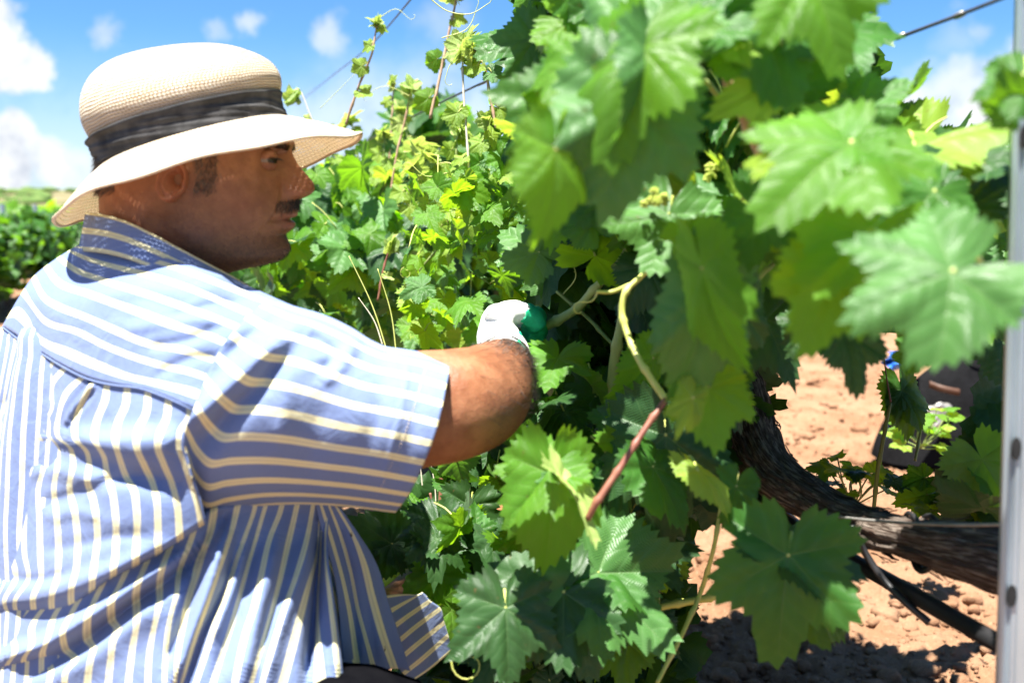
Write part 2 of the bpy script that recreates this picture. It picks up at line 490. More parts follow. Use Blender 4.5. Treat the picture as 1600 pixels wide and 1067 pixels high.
M_SHIRT = shirt_mat(); M_SKIN = skin_mat()
M_CROWN = straw_mat('fine_straw', (0.0042, 0.0031), False)
M_BRIM = straw_mat('open_straw', (0.0046, 0.0040), True)
M_SOIL = soil_mat(); M_BARK = bark_mat()
M_BAND = noisy_mat('faded_black_ribbon', (0.030, 0.029, 0.028), (0.075, 0.072, 0.070), 45, 0.85, 0.2, 0.5, 0.002)
M_TRIM = noisy_mat('straw_edge', (0.66, 0.50, 0.33), (0.76, 0.62, 0.45), 120, 0.7, 0.3)
M_HAIR = noisy_mat('dark_hair', (0.018, 0.012, 0.009), (0.035, 0.023, 0.016), 100, 0.5, 0.4)
M_HAIRG = noisy_mat('greying_hair', (0.05, 0.035, 0.028), (0.16, 0.13, 0.115), 100, 0.5, 0.4)
M_GLOVE = noisy_mat('white_knit', (0.76, 0.77, 0.74), (0.84, 0.84, 0.81), 90, 0.9, 0.15, 0.9, 0.0016)
M_COAT = noisy_mat('green_latex', (0.008, 0.40, 0.19), (0.014, 0.52, 0.26), 140, 0.5, 0.5, 0.9, 0.0014)
M_TROUSER = noisy_mat('black_trousers', (0.003, 0.003, 0.004), (0.005, 0.005, 0.006), 40, 1.0, 0.0)
M_CANE_G = noisy_mat('green_cane', (0.20, 0.27, 0.07), (0.33, 0.38, 0.13), 30, 0.5, 0.4, 0.3, 0.001, (1, 1, .3))
M_CANE_Y = noisy_mat('yellow_green_cane', (0.42, 0.46, 0.10), (0.55, 0.56, 0.18), 30, 0.5, 0.4, 0.3, 0.001)
M_CANE_R = noisy_mat('reddish_cane', (0.17, 0.055, 0.036), (0.26, 0.11, 0.065), 30, 0.5, 0.4, 0.3, 0.001)
M_CANE_B = noisy_mat('brown_cane', (0.34, 0.20, 0.12), (0.50, 0.34, 0.22), 30, 0.6, 0.3, 0.5, 0.001)
M_CANE_T = noisy_mat('pale_cane', (0.55, 0.50, 0.38), (0.68, 0.62, 0.48), 30, 0.5, 0.4, 0.3, 0.001)
M_WIRE = noisy_mat('dark_wire', (0.035, 0.033, 0.045), (0.07, 0.06, 0.075), 50, 0.5, 0.5)
M_WIRE_L = noisy_mat('steel_wire', (0.30, 0.28, 0.25), (0.42, 0.40, 0.36), 50, 0.45, 0.5, 0.2, 0.001, Metallic=0.6)
M_HOSE = noisy_mat('black_hose', (0.012, 0.012, 0.013), (0.022, 0.021, 0.022), 20, 0.45, 0.5, 0.2, 0.001)
M_POST = noisy_mat('galvanised_steel', (0.36, 0.42, 0.46), (0.50, 0.56, 0.60), 14, 0.42, 0.5, 0.15, 0.001, (1, 1, .25), Metallic=0.55)
M_SLOT_SHADE = noisy_mat('slot_shade', (0.02, 0.02, 0.02), (0.03, 0.03, 0.03), 20, 0.9, 0.1)
M_FLOWER = noisy_mat('green_flower_buds', (0.34, 0.42, 0.06), (0.50, 0.55, 0.12), 300, 0.6, 0.3)
M_DRY = noisy_mat('dry_tendril', (0.50, 0.36, 0.22), (0.66, 0.50, 0.34), 60, 0.7, 0.2)
M_BLUE = noisy_mat('blue_rubber', (0.03, 0.16, 0.62), (0.05, 0.24, 0.75), 30, 0.45, 0.5, 0.4, 0.002)
M_BAG = noisy_mat('black_nylon', (0.003, 0.003, 0.0035), (0.006, 0.006, 0.007), 60, 0.8, 0.12, 0.5, 0.002)
M_SILVER = noisy_mat('silver_tape', (0.55, 0.55, 0.56), (0.75, 0.75, 0.76), 40, 0.35, 0.6, 0.2, 0.001)
M_TAN = noisy_mat('tan_leather', (0.055, 0.022, 0.010), (0.08, 0.034, 0.016), 40, 0.6, 0.4)
M_SCRUB = noisy_mat('dry_scrub', (0.10, 0.105, 0.045), (0.22, 0.17, 0.10), 0.12, 0.95, 0.1, 0.2, 0.1)
M_DISTGREEN = noisy_mat('distant_vine_rows', (0.05, 0.10, 0.025), (0.12, 0.17, 0.05), 0.7, 0.9, 0.1, 0.6, 0.1)

# ------------------------------------------------------------------ ground
def soil_height(p):
    q = np.stack([p[:, 0], p[:, 1], np.zeros(len(p))], 1)
    near = np.clip((9 - p[:, 1]) / 6, 0.12, 1)
    h = 0.035 * fbm(q, 1.3, 3, 1) + near * (0.045 * np.abs(fbm(q, 7, 3, 4)) + 0.030 * np.abs(fbm(q, 24, 3, 9)) + .008 * fbm(q, 70, 2, 3))
    return h


def build_ground():
    ds = np.concatenate([np.linspace(-3, 1.3, 24), np.geomspace(1.32, 6.0, 330), np.geomspace(6.1, 900, 130)])
    V = []; nc = 400
    ux = np.linspace(-1, 1, nc)
    for d in ds:
        half = max(1.6, abs(d) * 1.0)
        a = ux * half * (0.55 + 0.45 * ux * ux)
        V.append(np.stack([a, np.full(nc, d), np.zeros(nc)], 1))
    V = np.concatenate(V)
    V[:, 2] = soil_height(V)
    g = mesh_obj('ground', V, grid_faces(len(ds), nc), M_SOIL)
    tag(g, kind='structure')
    # loose clods, joined: nobody could count them
    acc = Acc()
    base = []
    import bmesh
    for k in range(7):
        bm = bmesh.new(); bmesh.ops.create_icosphere(bm, subdivisions=2, radius=1.0)
        v = np.array([x.co[:] for x in bm.verts]); f = [tuple(x.index for x in q.verts) for q in bm.faces]; bm.free()
        v = np.sign(v) * np.abs(v) ** .8 * (1 + 0.75 * fbm(v + k * 7, 1.1, 4, k))[:, None] * np.array([1, 0.8, 0.6])
        base.append((v, f))
    n = 7000
    for i in range(n):
        d = 1.9 + 4.2 * R.random() ** 1.6
        x = d * R.uniform(-0.05, 0.56) if i < 6200 else d * R.uniform(-0.7, 0.0)
        sz = min(0.030, 0.0026 * math.exp(R.gauss(0.25, 0.85)))
        if d > 3.5: sz *= 1.5
        v, f = base[R.randrange(7)]
        a = R.uniform(0, 6.28); ca, sa = math.cos(a), math.sin(a)
        w = v * sz; w = np.stack([w[:, 0] * ca - w[:, 1] * sa, w[:, 0] * sa + w[:, 1] * ca, w[:, 2]], 1)
        z = soil_height(np.array([[x, d, 0.0]]))[0]
        acc.add(w + np.array([x, d, z + sz * 0.15]), f)
    c = acc.obj('soil_clods', M_SOIL)
    tag(c, label='loose orange soil clods lying over the tilled ground', cat='soil clods', kind='stuff')


build_ground()


def build_hill():
    nr, nc = 26, 160
    V = []
    xs = np.linspace(-260, 260, nc)
    for i in range(nr):
        t = i / (nr - 1); y = 60 + 240 * t
        hgt = (1 - math.cos(math.pi * min(1, t * 1.15))) / 2
        p = np.stack([xs, np.full(nc, y), np.zeros(nc)], 1)
        z = hgt * (5.4 + 0.9 * fbm(p, 0.02, 4, 3)) + 0.12 * fbm(p, 0.4, 3, 8) * hgt - 0.05
        p[:, 2] = z; V.append(p)
    h = mesh_obj('hill', np.concatenate(V), grid_faces(nr, nc), M_SCRUB)
    tag(h, kind='structure')


build_hill()
# ------------------------------------------------------------------ the man
man = empty('person', PV(300, 1750, 1.08) * 1.0, 'man in straw hat and blue striped shirt squatting by vines, gloved hand on shoot', 'person')
man.location.z = 0.0
bpy.context.view_layer.update()
D0 = 1.07       # distance of the middle plane of his head
PXM = 0.000684   # metres per photo pixel at that distance


def rbf(pts):
    """smooth depth field through (px, py, d) samples: thin-plate spline"""
    p = np.asarray(pts, float); xy = p[:, :2] / 500.0; n = len(p)
    r = np.linalg.norm(xy[:, None] - xy[None], axis=2)
    K = np.where(r > 0, r * r * np.log(r + 1e-12), 0) + np.eye(n) * 1e-4
    A = np.zeros((n + 3, n + 3)); A[:n, :n] = K; A[:n, n] = 1; A[:n, n + 1:] = xy; A[n, :n] = 1; A[n + 1:, :n] = xy.T
    w = np.linalg.solve(A, np.concatenate([p[:, 2], np.zeros(3)]))

    def f(x, y):
        q = np.stack([x, y], -1) / 500.0
        rr = np.linalg.norm(q[..., None, :] - xy, axis=-1)
        return (np.where(rr > 0, rr * rr * np.log(rr + 1e-12), 0) @ w[:n]) + w[n] + q @ w[n + 1:]
    return f


def side_dist(x, y, line):
    """signed distance to a polyline (positive to its left when walking along it), px"""
    ln = cr(line, 40)
    q = np.stack([x, y], -1)
    a = ln[:-1]; b = ln[1:]; ab = b - a
    t = np.clip(((q[..., None, :] - a) * ab).sum(-1) / ((ab**2).sum(-1) + 1e-9), 0, 1)
    c = a + t[..., None] * ab; dv = q[..., None, :] - c
    dist = np.linalg.norm(dv, axis=-1); i = dist.argmin(-1)
    dm = np.take_along_axis(dist, i[..., None], -1)[..., 0]
    dvi = np.take_along_axis(dv, i[..., None, None].repeat(2, -1), -2)[..., 0, :]
    sg = np.sign(ab[i][..., 1] * dvi[..., 0] - ab[i][..., 0] * dvi[..., 1])
    return dm * sg, i / 38.0


def ridges(x, y, lst):
    """cloth folds: (polyline, height in metres, width on the left side, width on the right side, fade)"""
    r = np.zeros_like(x)
    for line, amp, wl, wr in lst:
        s, t = side_dist(x, y, line)
        w = np.where(s > 0, wl, wr)
        fade = np.clip(np.minimum(t, 1 - t) * 5 + 0.25, 0, 1)
        r += amp * np.exp(-(s / w)**2) * fade
    return r


def cloth(name, guides, us, rows, per, depth, parent, curl0=0.0, curl1=0.0, thick=0.0012, mat=None, curln=3, vscale=1.0):
    """sheet of striped cloth whose stripes follow the guide lines"""
    G = np.stack([cr(g, rows) for g in guides])          # (k, rows, 2)
    us = np.asarray(us, float)
    uu = np.linspace(us[0], us[-1], int((us[-1] - us[0]) * per) + 1)
    cols = []
    flat = G.reshape(len(us), -1)
    out = np.stack([interp(uu, us, flat[:, j]) for j in range(flat.shape[1])], 1).reshape(len(uu), rows, 2)
    x = out[..., 0]; y = out[..., 1]
    d = depth(x, y)
    t = np.arange(rows)
    if curl0: d = d + curl0 * np.clip(1 - t / curln, 0, 1)[None] ** 2
    if curl1: d = d + curl1 * np.clip(1 - (rows - 1 - t) / curln, 0, 1)[None] ** 2
    V = P(x, y, d).reshape(-1, 3)
    UVc = np.stack([np.repeat(uu, rows), np.tile(t / rows * vscale, len(uu))], 1)
    o = mesh_obj(name, V, grid_faces(len(uu), rows), mat or M_SHIRT, parent, uv=UVc)
    if thick:
        md = o.modifiers.new('thickness', 'SOLIDIFY'); md.thickness = thick; md.offset = 0
    return o


# ---- body: head and neck lofted from the profile, arms and legs swept, one mesh
def build_head():
    pys = np.concatenate([np.linspace(90, 220, 34), np.linspace(222, 425, 150), np.linspace(428, 540, 24)])
    th = np.linspace(-math.pi, math.pi, 181)[:-1]
    th = th - 0.62 * np.sin(th)          # crowd the columns towards the face
    rows = [  # py, back, front(without nose), half width mm, pinch
        (88, 296, 320, 6, .1), (96, 262, 362, 36, .1), (115, 222, 405, 56, .12), (150, 190, 432, 70, .15), (190, 172, 448, 76, .18),
        (215, 166, 453, 77, .2), (229, 165, 452, 77, .22), (240, 164, 451, 76.5, .24), (252, 164, 450, 76, .26), (270, 163, 452, 75, .28), (288, 163, 454, 74, .3),
        (305, 163, 456, 72.5, .32), (325, 163, 456, 70, .34), (342, 163, 454, 67.5, .34),
        (358, 162, 450, 65, .36), (372, 160, 447.5, 62, .38), (382, 158, 447.5, 60, .40), (392, 156, 447, 58, .42),
        (402, 153, 443, 56, .43), (409, 150, 431, 55, .44), (414, 148, 412, 54.5, .42), (419, 146, 388, 54.5, .36), (426, 150, 360, 54, .25), (440, 152, 345, 53, .15), (480, 150, 335, 54, .05), (540, 150, 330, 60, 0)]
    rw = np.array(rows, float)
    xb = interp(pys, rw[:, 0], rw[:, 1]); xf = interp(pys, rw[:, 0], rw[:, 2]); w = interp(pys, rw[:, 0], rw[:, 3]); pk = interp(pys, rw[:, 0], rw[:, 4])
    nose = interp(pys, [224, 232, 245, 255, 262, 275, 283, 289, 296, 301, 305, 309, 312, 317, 330], [0, 1.5, 9, 15, 19, 28, 34, 36.5, 36, 32.5, 26, 16, 8, 1.5, 0])
    nw = interp(pys, [224, 245, 262, 280, 292, 302, 312, 330], [8, 8.5, 10, 12, 14, 15, 13, 10])
    lipx = interp(pys, [300, 310, 318, 326, 334, 338.5, 341.5, 344, 347, 352, 357, 361, 365, 370, 378, 388, 400], [0, 2, 5.5, 7.5, 8.5, 7, 1.5, 2, 6.5, 9, 7, 3.5, .5, 0, 1, 2, 0])
    X = []; Y = []
    c = np.cos(th); s = np.sin(th)
    e = 2 / 2.35
    cx = np.sign(c) * np.abs(c)**e; sy = np.sign(s) * np.abs(s)**e
    V = []; Ccol = []
    g = lambda a, b: np.exp(-(a / b)**2)
    for i, py in enumerate(pys):
        xc = 0.5 * (xb[i] + xf[i]) if py < 190 or py > 425 else 0.5 * (xb[i] + xf[i]) + 8
        px = np.where(cx > 0, xc + (xf[i] - xc) * cx, xc + (xc - xb[i]) * cx)
        y = w[i] * sy * (1 - pk[i] * np.clip(cx, 0, 1)**1.7)
        ay = np.abs(y)
        front = np.clip((px - 380) / 40, 0, 1)
        n = nose[i] * np.exp(-(ay / nw[i])**2.6) * front
        px = px + n
        px = px + lipx[i] * np.exp(-(ay / 23)**2.2) * front
        # wings of the nose
        wing = g(ay - 13.5, 5.0) * g(py - 301, 8.5)
        px = px + 11 * wing * front; y = y + np.sign(y) * 2.5 * wing * front
        px = px - 7 * g(ay - 19, 4) * g(py - 300, 10) * front          # crease behind the wing
        # eye sockets, brow, cheekbone
        px = px - 16 * g(ay - 27, 15) * g(py - 252, 13) * front
        px = px + 7 * g(ay - 24, 24) * g(py - 226, 9) * front
        px = px + 8 * g(ay - 32, 12) * g(py - 252, 8) * front            # lids over the eyeball
        out_ = 3.5 * g(px - 395, 34) * g(py - 285, 22)
        # cheek fold, jowl
        fold = g(ay - (22 + (py - 305) * 0.22), 3.6) * g(py - 328, 26)
        px = px - 5 * fold * front
        px = px + 5 * g(ay - (31 + (py - 305) * 0.2), 9) * g(py - 330, 24) * front
        # mouth: parting line, corners, pad above the lip
        px = px - 3.5 * g(py - (341.5 + 0.004 * ay**2), 2.6) * g(ay, 20) * front
        px = px - 5 * g(ay - 24, 5) * g(py - 343, 6) * front
        px = px + 2.5 * g(ay - 8, 6) * g(py - 324, 8) * front
        px = px + 3.5 * g(ay, 15) * g(py - 388, 12) * front - 3 * g(ay, 16) * g(py - 366, 5) * front
        # jaw corner and neck muscle
        out_ = out_ + 4.5 * g(px - 345, 34) * g(py - 378, 24) - 6 * g(px - 285, 32) * g(py - 350, 34)
        out_ = out_ + 3 * g(px - 240 + (py - 360) * .5, 14) * g(py - 360, 50)
        out_ = out_ - 4.5 * g(px - 372, 30) * g(py - 342, 24)
        y = y + np.sign(y) * out_ * (ay / (w[i] + .1))
        V.append(np.stack([px, np.full_like(px, py), y], 1))
        stub = np.clip(0.75 * g(py - 398, 30) * np.clip((px - 250) / 120, 0, 1) + 0.5 * g(py - 355, 60) * g(px - 325, 40), 0, 1)
        stub = stub + 0.5 * g(px - 352, 15) * np.clip((300 - py) / 20, 0, 1)
        stub = stub + np.clip((305 - py + (px - 260) * 0.0) / 25, 0, 1) * np.clip((318 - px) / 14, 0, 1) * np.clip((px - 306) / 10 + 1, 0, 1) * .5
        stub = stub + 0.8 * g(ay, 26) * g(py - 324, 9) * front + 0.5 * g(ay, 12) * g(py - 372, 6) * front
        hairc = np.clip((px * 0 + 262 - py) / 10, 0, 1) * np.clip((345 - px) / 12, 0, 1)
        lip = g(ay, 17) * np.where((py > 333) & (py < 356), 1.0, 0) * front
        red = 0.7 * g(py - 300, 30) * g(px - 480, 25) + 0.4 * g(px - 400, 30) * g(py - 320, 30) + 0.5 * np.clip((300 - px) / 60, 0, 1)
        Ccol.append(np.stack([np.clip(stub + hairc, 0, 1), lip, np.clip(red, 0, 1)], 1))
    Q = np.concatenate(V)
    W3 = P(Q[:, 0], Q[:, 1], np.full(len(Q), D0)) + np.stack([np.zeros(len(Q)), Q[:, 2] / 1000.0, np.zeros(len(Q))], 1)
    nr, nc = len(pys), len(th)
    F_ = grid_faces(nr, nc, True)
    F_.append(tuple(range(nc)))
    return W3, F_, np.concatenate(Ccol), Q


HV, HF, HC, HQ = build_head()
_front = HQ[:, 2] < 0      # side of the head towards the camera (negative y)


def head_surf(px, py):
    """nearest surface point of the near side of the head, and its normal guess"""
    m_ = np.where(_front)[0]
    k = m_[np.argmin((HQ[m_, 0] - px)**2 + (HQ[m_, 1] - py)**2)]
    return HV[k], HQ[k]


def build_ear(side):
    nr, nc = 12, 30
    V = []; C = []
    cxp, cyp = 307, 288
    for i in range(nr):
        r = i / (nr - 1)
        for j in range(nc):
            a = 2 * math.pi * j / nc
            ex = 21 * (1 + 0.10 * math.cos(a)); ey = 34 if math.sin(a) < 0 else 30
            px = cxp + r * ex * math.cos(a) * (0.80 if math.sin(a) > 0.5 else 1) - 5 * r * math.sin(a)
            py = cyp + r * ey * math.sin(a)
            rim = 6.5 * math.exp(-((r - .86) / .13)**2); conch = -9 * math.exp(-(((px - cxp - 6) / 8)**2 + ((py - cyp + 4) / 11)**2))
            anti = 3.5 * math.exp(-((r - .52) / .12)**2) * (1 if math.cos(a) < 0.3 else 0.2)
            lobe = 3 * math.exp(-(((px - cxp - 2) / 10)**2 + ((py - cyp - 25) / 8)**2))
            trag = 5 * math.exp(-(((px - cxp - 17) / 4)**2 + ((py - cyp) / 6)**2))
            edge = -13 if i == nr - 1 else 0
            y = 81 + rim + conch + anti + lobe + trag + edge + (cxp - px) * 0.28
            V.append((px, py, side * y)); C.append((0, 0, 0.9))
    Q = np.array(V)
    W3 = P(Q[:, 0], Q[:, 1], np.full(len(Q), D0)) + np.stack([np.zeros(len(Q)), Q[:, 2] / 1000, np.zeros(len(Q))], 1)
    return W3, grid_faces(nr, nc, True), np.array(C, float)


def path3(pts, n):
    """list of (px, py, d, r) -> world path and radii"""
    a = np.array(pts, float)
    w = P(a[:, 0], a[:, 1], a[:, 2])
    c = cr(np.concatenate([w, a[:, 3:4]], 1), n)
    return c[:, :3], c[:, 3]


def build_body():
    acc_v = [HV]; acc_f = list(HF); acc_c = [HC]; n = len(HV)

    def put(v, f, c):
        nonlocal n, acc_f
        acc_v.append(v); acc_f += [tuple(i + n for i in q) for q in f]; acc_c.append(np.broadcast_to(np.asarray(c, float), (len(v), 3)) if np.ndim(c) < 2 else c); n += len(v)
    for s in (-1, 1):
        v, f, c = build_ear(s); put(v, f, c)
    lump = lambda ang, ln, r: 1 + 0.03 * np.sin(ang * 2 + ln * 20)
    # right arm: shoulder, upper arm, elbow towards the viewer, forearm going away to the glove
    a, r = path3([(330, 590, 1.00, .060), (430, 625, 1.0, .060), (560, 655, .99, .060), (650, 640, .99, .057), (705, 633, .992, .0545), (742, 622, 1.015, .052), (765, 602, 1.06, .046), (778, 583, 1.12, .039), (786, 566, 1.19, .031), (790, 552, 1.24, .030)], 60)
    v, f, _ = tube(a, r, 40, bump_fn=lump)
    rel_ = v - CAM; pxs = 800 + F_PX * (rel_ @ RT) / (rel_ @ FW)
    cm = np.zeros((len(v), 3)); cm[:, 2] = .25; cm[:, 0] = .42 * np.clip((pxs - 745) / 45, 0, 1)
    put(v, f, cm)
    # left arm on the far side, hand among the leaves
    a, r = path3([(330, 600, 1.26, .06), (430, 800, 1.30, .055), (600, 980, 1.27, .048), (690, 900, 1.36, .040), (790, 800, 1.52, .030), (815, 780, 1.56, .03)], 40)
    v, f, _ = tube(a, r, 24); put(v, f, (0, 0, 0.25))
    # trunk inside the shirt
    a, r = path3([(245, 480, 1.08, .055), (250, 560, 1.10, .085), (255, 750, 1.12, .10), (260, 1000, 1.13, .11), (230, 1250, 1.14, .12)], 20)
    v, f, _ = tube(a, r, 30); put(v, f, (0, 0, 0))
    o = mesh_obj('body', np.concatenate(acc_v), acc_f, M_SKIN, man, col=np.concatenate(acc_c))
    return o


body = build_body()

# trousers, squatting, and shoes
acc = Acc()
for (dh, kx) in ((0.98, 0), (1.24, 30)):
    a, r = path3([(190, 1290, dh + .02, .10), (380, 1230, dh - .01, .088), (545, 1150, dh - .01, .070), (600 + kx, 1150, dh, .062), (600 + kx, 1230, dh, .058), (520 + kx, 1450, dh, .055), (440 + kx, 1660, dh, .048)], 40)
    v, f, u = tube(a, r, 22); acc.add(v, f, u)
a, r = path3([(200, 1150, 1.12, .13), (195, 1240, 1.12, .15), (190, 1330, 1.12, .12)], 12)
v, f, u = tube(a, r, 24); acc.add(v, f, u)
acc.obj('trousers', M_TROUSER, man)
for dh in (0.98, 1.24):
    p = P(440, 1660, dh); ys = p[1]
    prof = np.array([[-.10, ys, .045, .032], [-.06, ys, .06, .045], [0, ys, .06, .05], [.07, ys, .042, .046], [.14, ys, .032, .034], [.165, ys, .026, .012]])
    pth = cr(prof, 16); pth3 = np.stack([pth[:, 0] + p[0] + .02, pth[:, 1], pth[:, 2]], 1)
    v, f, u = tube(pth3, pth[:, 3], 14)
    v[:, 2] = np.maximum(v[:, 2], 0.035)
    mesh_obj('shoe', v, f, M_TROUSER, man)

# ---- facial hair, eye, brow
def strands(name, roots, length, rad, mat, parent, jitter=0.3):
    acc = Acc()
    for (p, d) in roots:
        d = np.array(d, float) + NP.normal(0, jitter, 3); d /= np.linalg.norm(d) + 1e-9
        l = length * NP.uniform(0.6, 1.3)
        side = np.cross(d, [0, 1, 0.2]); side /= np.linalg.norm(side) + 1e-9
        sd2 = np.cross(d, side)
        q = np.array(p)
        bend = np.array([0, 0, -0.25 * l])
        pts = []
        for k, (t, w) in enumerate(((0, 1), (.55, .8), (1, .12))):
            c = q + d * l * t + bend * t * t
            for a in (0, 2.094, 4.189):
                pts.append(c + (side * math.cos(a) + sd2 * math.sin(a)) * rad * w)
        acc.add(np.array(pts), [(0, 1, 4, 3), (1, 2, 5, 4), (2, 0, 3, 5), (3, 4, 7, 6), (4, 5, 8, 7), (5, 3, 6, 8)])
    o = acc.obj(name, mat, parent, smooth=False)
    return o


def sample_head(cond, n):
    idx = np.where(cond)[0]
    out = []
    for k in NP.choice(idx, n):
        out.append(k)
    return out


cenx = 320
roots = []
hx, hy, hz = HQ[:, 0], HQ[:, 1], HQ[:, 2]
band = (hy > 309) & (hy < 322 + np.abs(hz) * 0.35) & (hy > 309 + np.abs(hz) * 0.18) & (np.abs(hz) < 27) & (hx > 432)
for k in sample_head(band, 950):
    s = np.sign(hz[k]) if abs(hz[k]) > 1 else NP.choice([-1, 1])
    roots.append((HV[k] + NP.normal(0, .0005, 3), (0.30 - abs(hz[k]) / 60, s * 0.25 * (0.3 + abs(hz[k]) / 20), -1.0)))
strands('moustache', roots, 0.0052, 0.00017, M_HAIR, man, 0.34)
roots = []
band = (np.abs(hy - (231 + (np.abs(hz) - 25)**2 * 0.006)) < 4.0) & (np.abs(hz) > 7) & (np.abs(hz) < 44) & (hx > 395)
for k in sample_head(band, 500):
    s = np.sign(hz[k])
    roots.append((HV[k], (0.2 - abs(hz[k]) / 60, s * 0.9, 0.15)))
strands('eyebrow', roots, 0.007, 0.00022, M_HAIR, man, 0.2)
roots = []
band = (((np.abs(hx - 352) < 15) & (hy > 200) & (hy < 300)) | ((hx < 322) & (hx > 150) & (hy > 150) & (hy < 262) & (np.abs(hx - 308) > 24))) & (np.abs(hz) > 8)
band |= (hx < 215) & (hy < 300) & (hy > 150)
for k in sample_head(band, 6500):
    nrm = np.array([(HQ[k, 0] - cenx) * 0.001, HQ[k, 2] * 0.001 * 0.9, 0]); nrm /= np.linalg.norm(nrm) + 1e-9
    roots.append((HV[k] - nrm * .0006 + NP.normal(0, .0016, 3) * np.array([1, .15, 1]), (nrm[0] - .5, nrm[1], -0.9)))
strands('hair', roots, 0.0075, 0.00022, M_HAIRG, man, 0.25)
# stubble on chin and jaw
roots = []
band = (hy > 352) & (hy < 418) & (hx > 300) & (hz < 40)
for k in sample_head(band, 2400):
    if NP.rand() > math.exp(-((hy[k] - 400) / 34)**2) + .1: continue
    nrm = np.array([(HQ[k, 0] - 380) * 0.001, HQ[k, 2] * 0.001, -.03]); nrm /= np.linalg.norm(nrm) + 1e-9
    roots.append((HV[k], nrm + np.array([0, 0, -.5])))
strands('stubble', roots, 0.0017, 0.00013, M_HAIR, man, 0.3)

M_EYEW = noisy_mat('eye_white', (0.17, 0.13, 0.11), (0.22, 0.18, 0.15), 50, 0.25, 0.5, 0.05, 0.0005)
M_IRIS = noisy_mat('dark_iris', (0.03, 0.018, 0.012), (0.05, 0.03, 0.02), 50, 0.15, 0.6, 0.05, 0.0005)
for s in (-1, 1):
    # eyeball seen between the lids: a lens-shaped slit
    ec = P(426.5, 252, D0) + np.array([0, s * 0.0305, 0])
    th = np.linspace(0, math.pi, 14); ph = np.linspace(0, 2 * math.pi, 24, endpoint=False)
    V = []
    for t in th:
        for q in ph:
            V.append(ec + 0.0115 * np.array([math.cos(t), math.sin(t) * math.cos(q), math.sin(t) * math.sin(q)]))
    mid = [0 if i > 4 else 1 for i in range(len(th) - 1) for _ in ph]
    eo = mesh_obj('eye', np.array(V), grid_faces(len(th), len(ph), True), None, man, mats=[M_EYEW, M_IRIS], midx=mid)
    # lids
    for (sgn, a0, a1) in ((1, 0.10, 1.25), (-1, 0.34, 1.2)):
        V = []
        for i in range(8):
            e = a0 + (a1 - a0) * i / 7
            for j in range(18):
                az = -1.75 + 3.5 * j / 17
                ee = e + (0.5 * (1 - math.cos(az)) * -0.18 if i < 3 else 0) * 1
                rr = 0.0125 if i else 0.0118
                V.append(ec + rr * np.array([math.cos(az) * math.cos(ee * sgn), math.sin(az) * math.cos(ee * sgn), math.sin(ee * sgn)]))
        mesh_obj('eyelid', np.array(V), grid_faces(8, 18), M_SKIN, man, col=np.tile([0.25, 0, 0.3], (len(V), 1)))
    rts = []
    for j in range(60):
        az = -1.1 + 2.2 * j / 59
        rts.append((ec + 0.0122 * np.array([math.cos(az) * math.cos(.1), math.sin(az), 0.13]), (math.cos(az), math.sin(az), -.15)))
    strands('eyelashes', rts, 0.0055, 0.00018, M_HAIR, man, 0.1)

# hair on the forearm
roots = []
a, r = path3([(705, 633, .992, .0545), (742, 622, 1.015, .052), (765, 602, 1.06, .046), (778, 583, 1.12, .039), (786, 566, 1.19, .031)], 40)
for i in range(5200):
    k = min(39, int(abs(NP.normal(24, 9)))); ang = NP.uniform(0, 6.28)
    tg = a[min(k + 1, 39)] - a[max(k - 1, 0)]; tg /= np.linalg.norm(tg)
    x1 = np.cross(tg, [0, 0, 1.0]); x1 /= np.linalg.norm(x1); x2 = np.cross(x1, tg)
    n_ = x1 * math.cos(ang) + x2 * math.sin(ang)
    if NP.rand() < 0.6 and n_[0] < 0.1: continue
    roots.append((a[k] + n_ * r[k] * .985, tg * 0.9 + n_ * 0.5 + np.array([0.3, 0, -.3])))
strands('arm_hair', roots, 0.012, 0.00016, M_HAIR, man, 0.4)

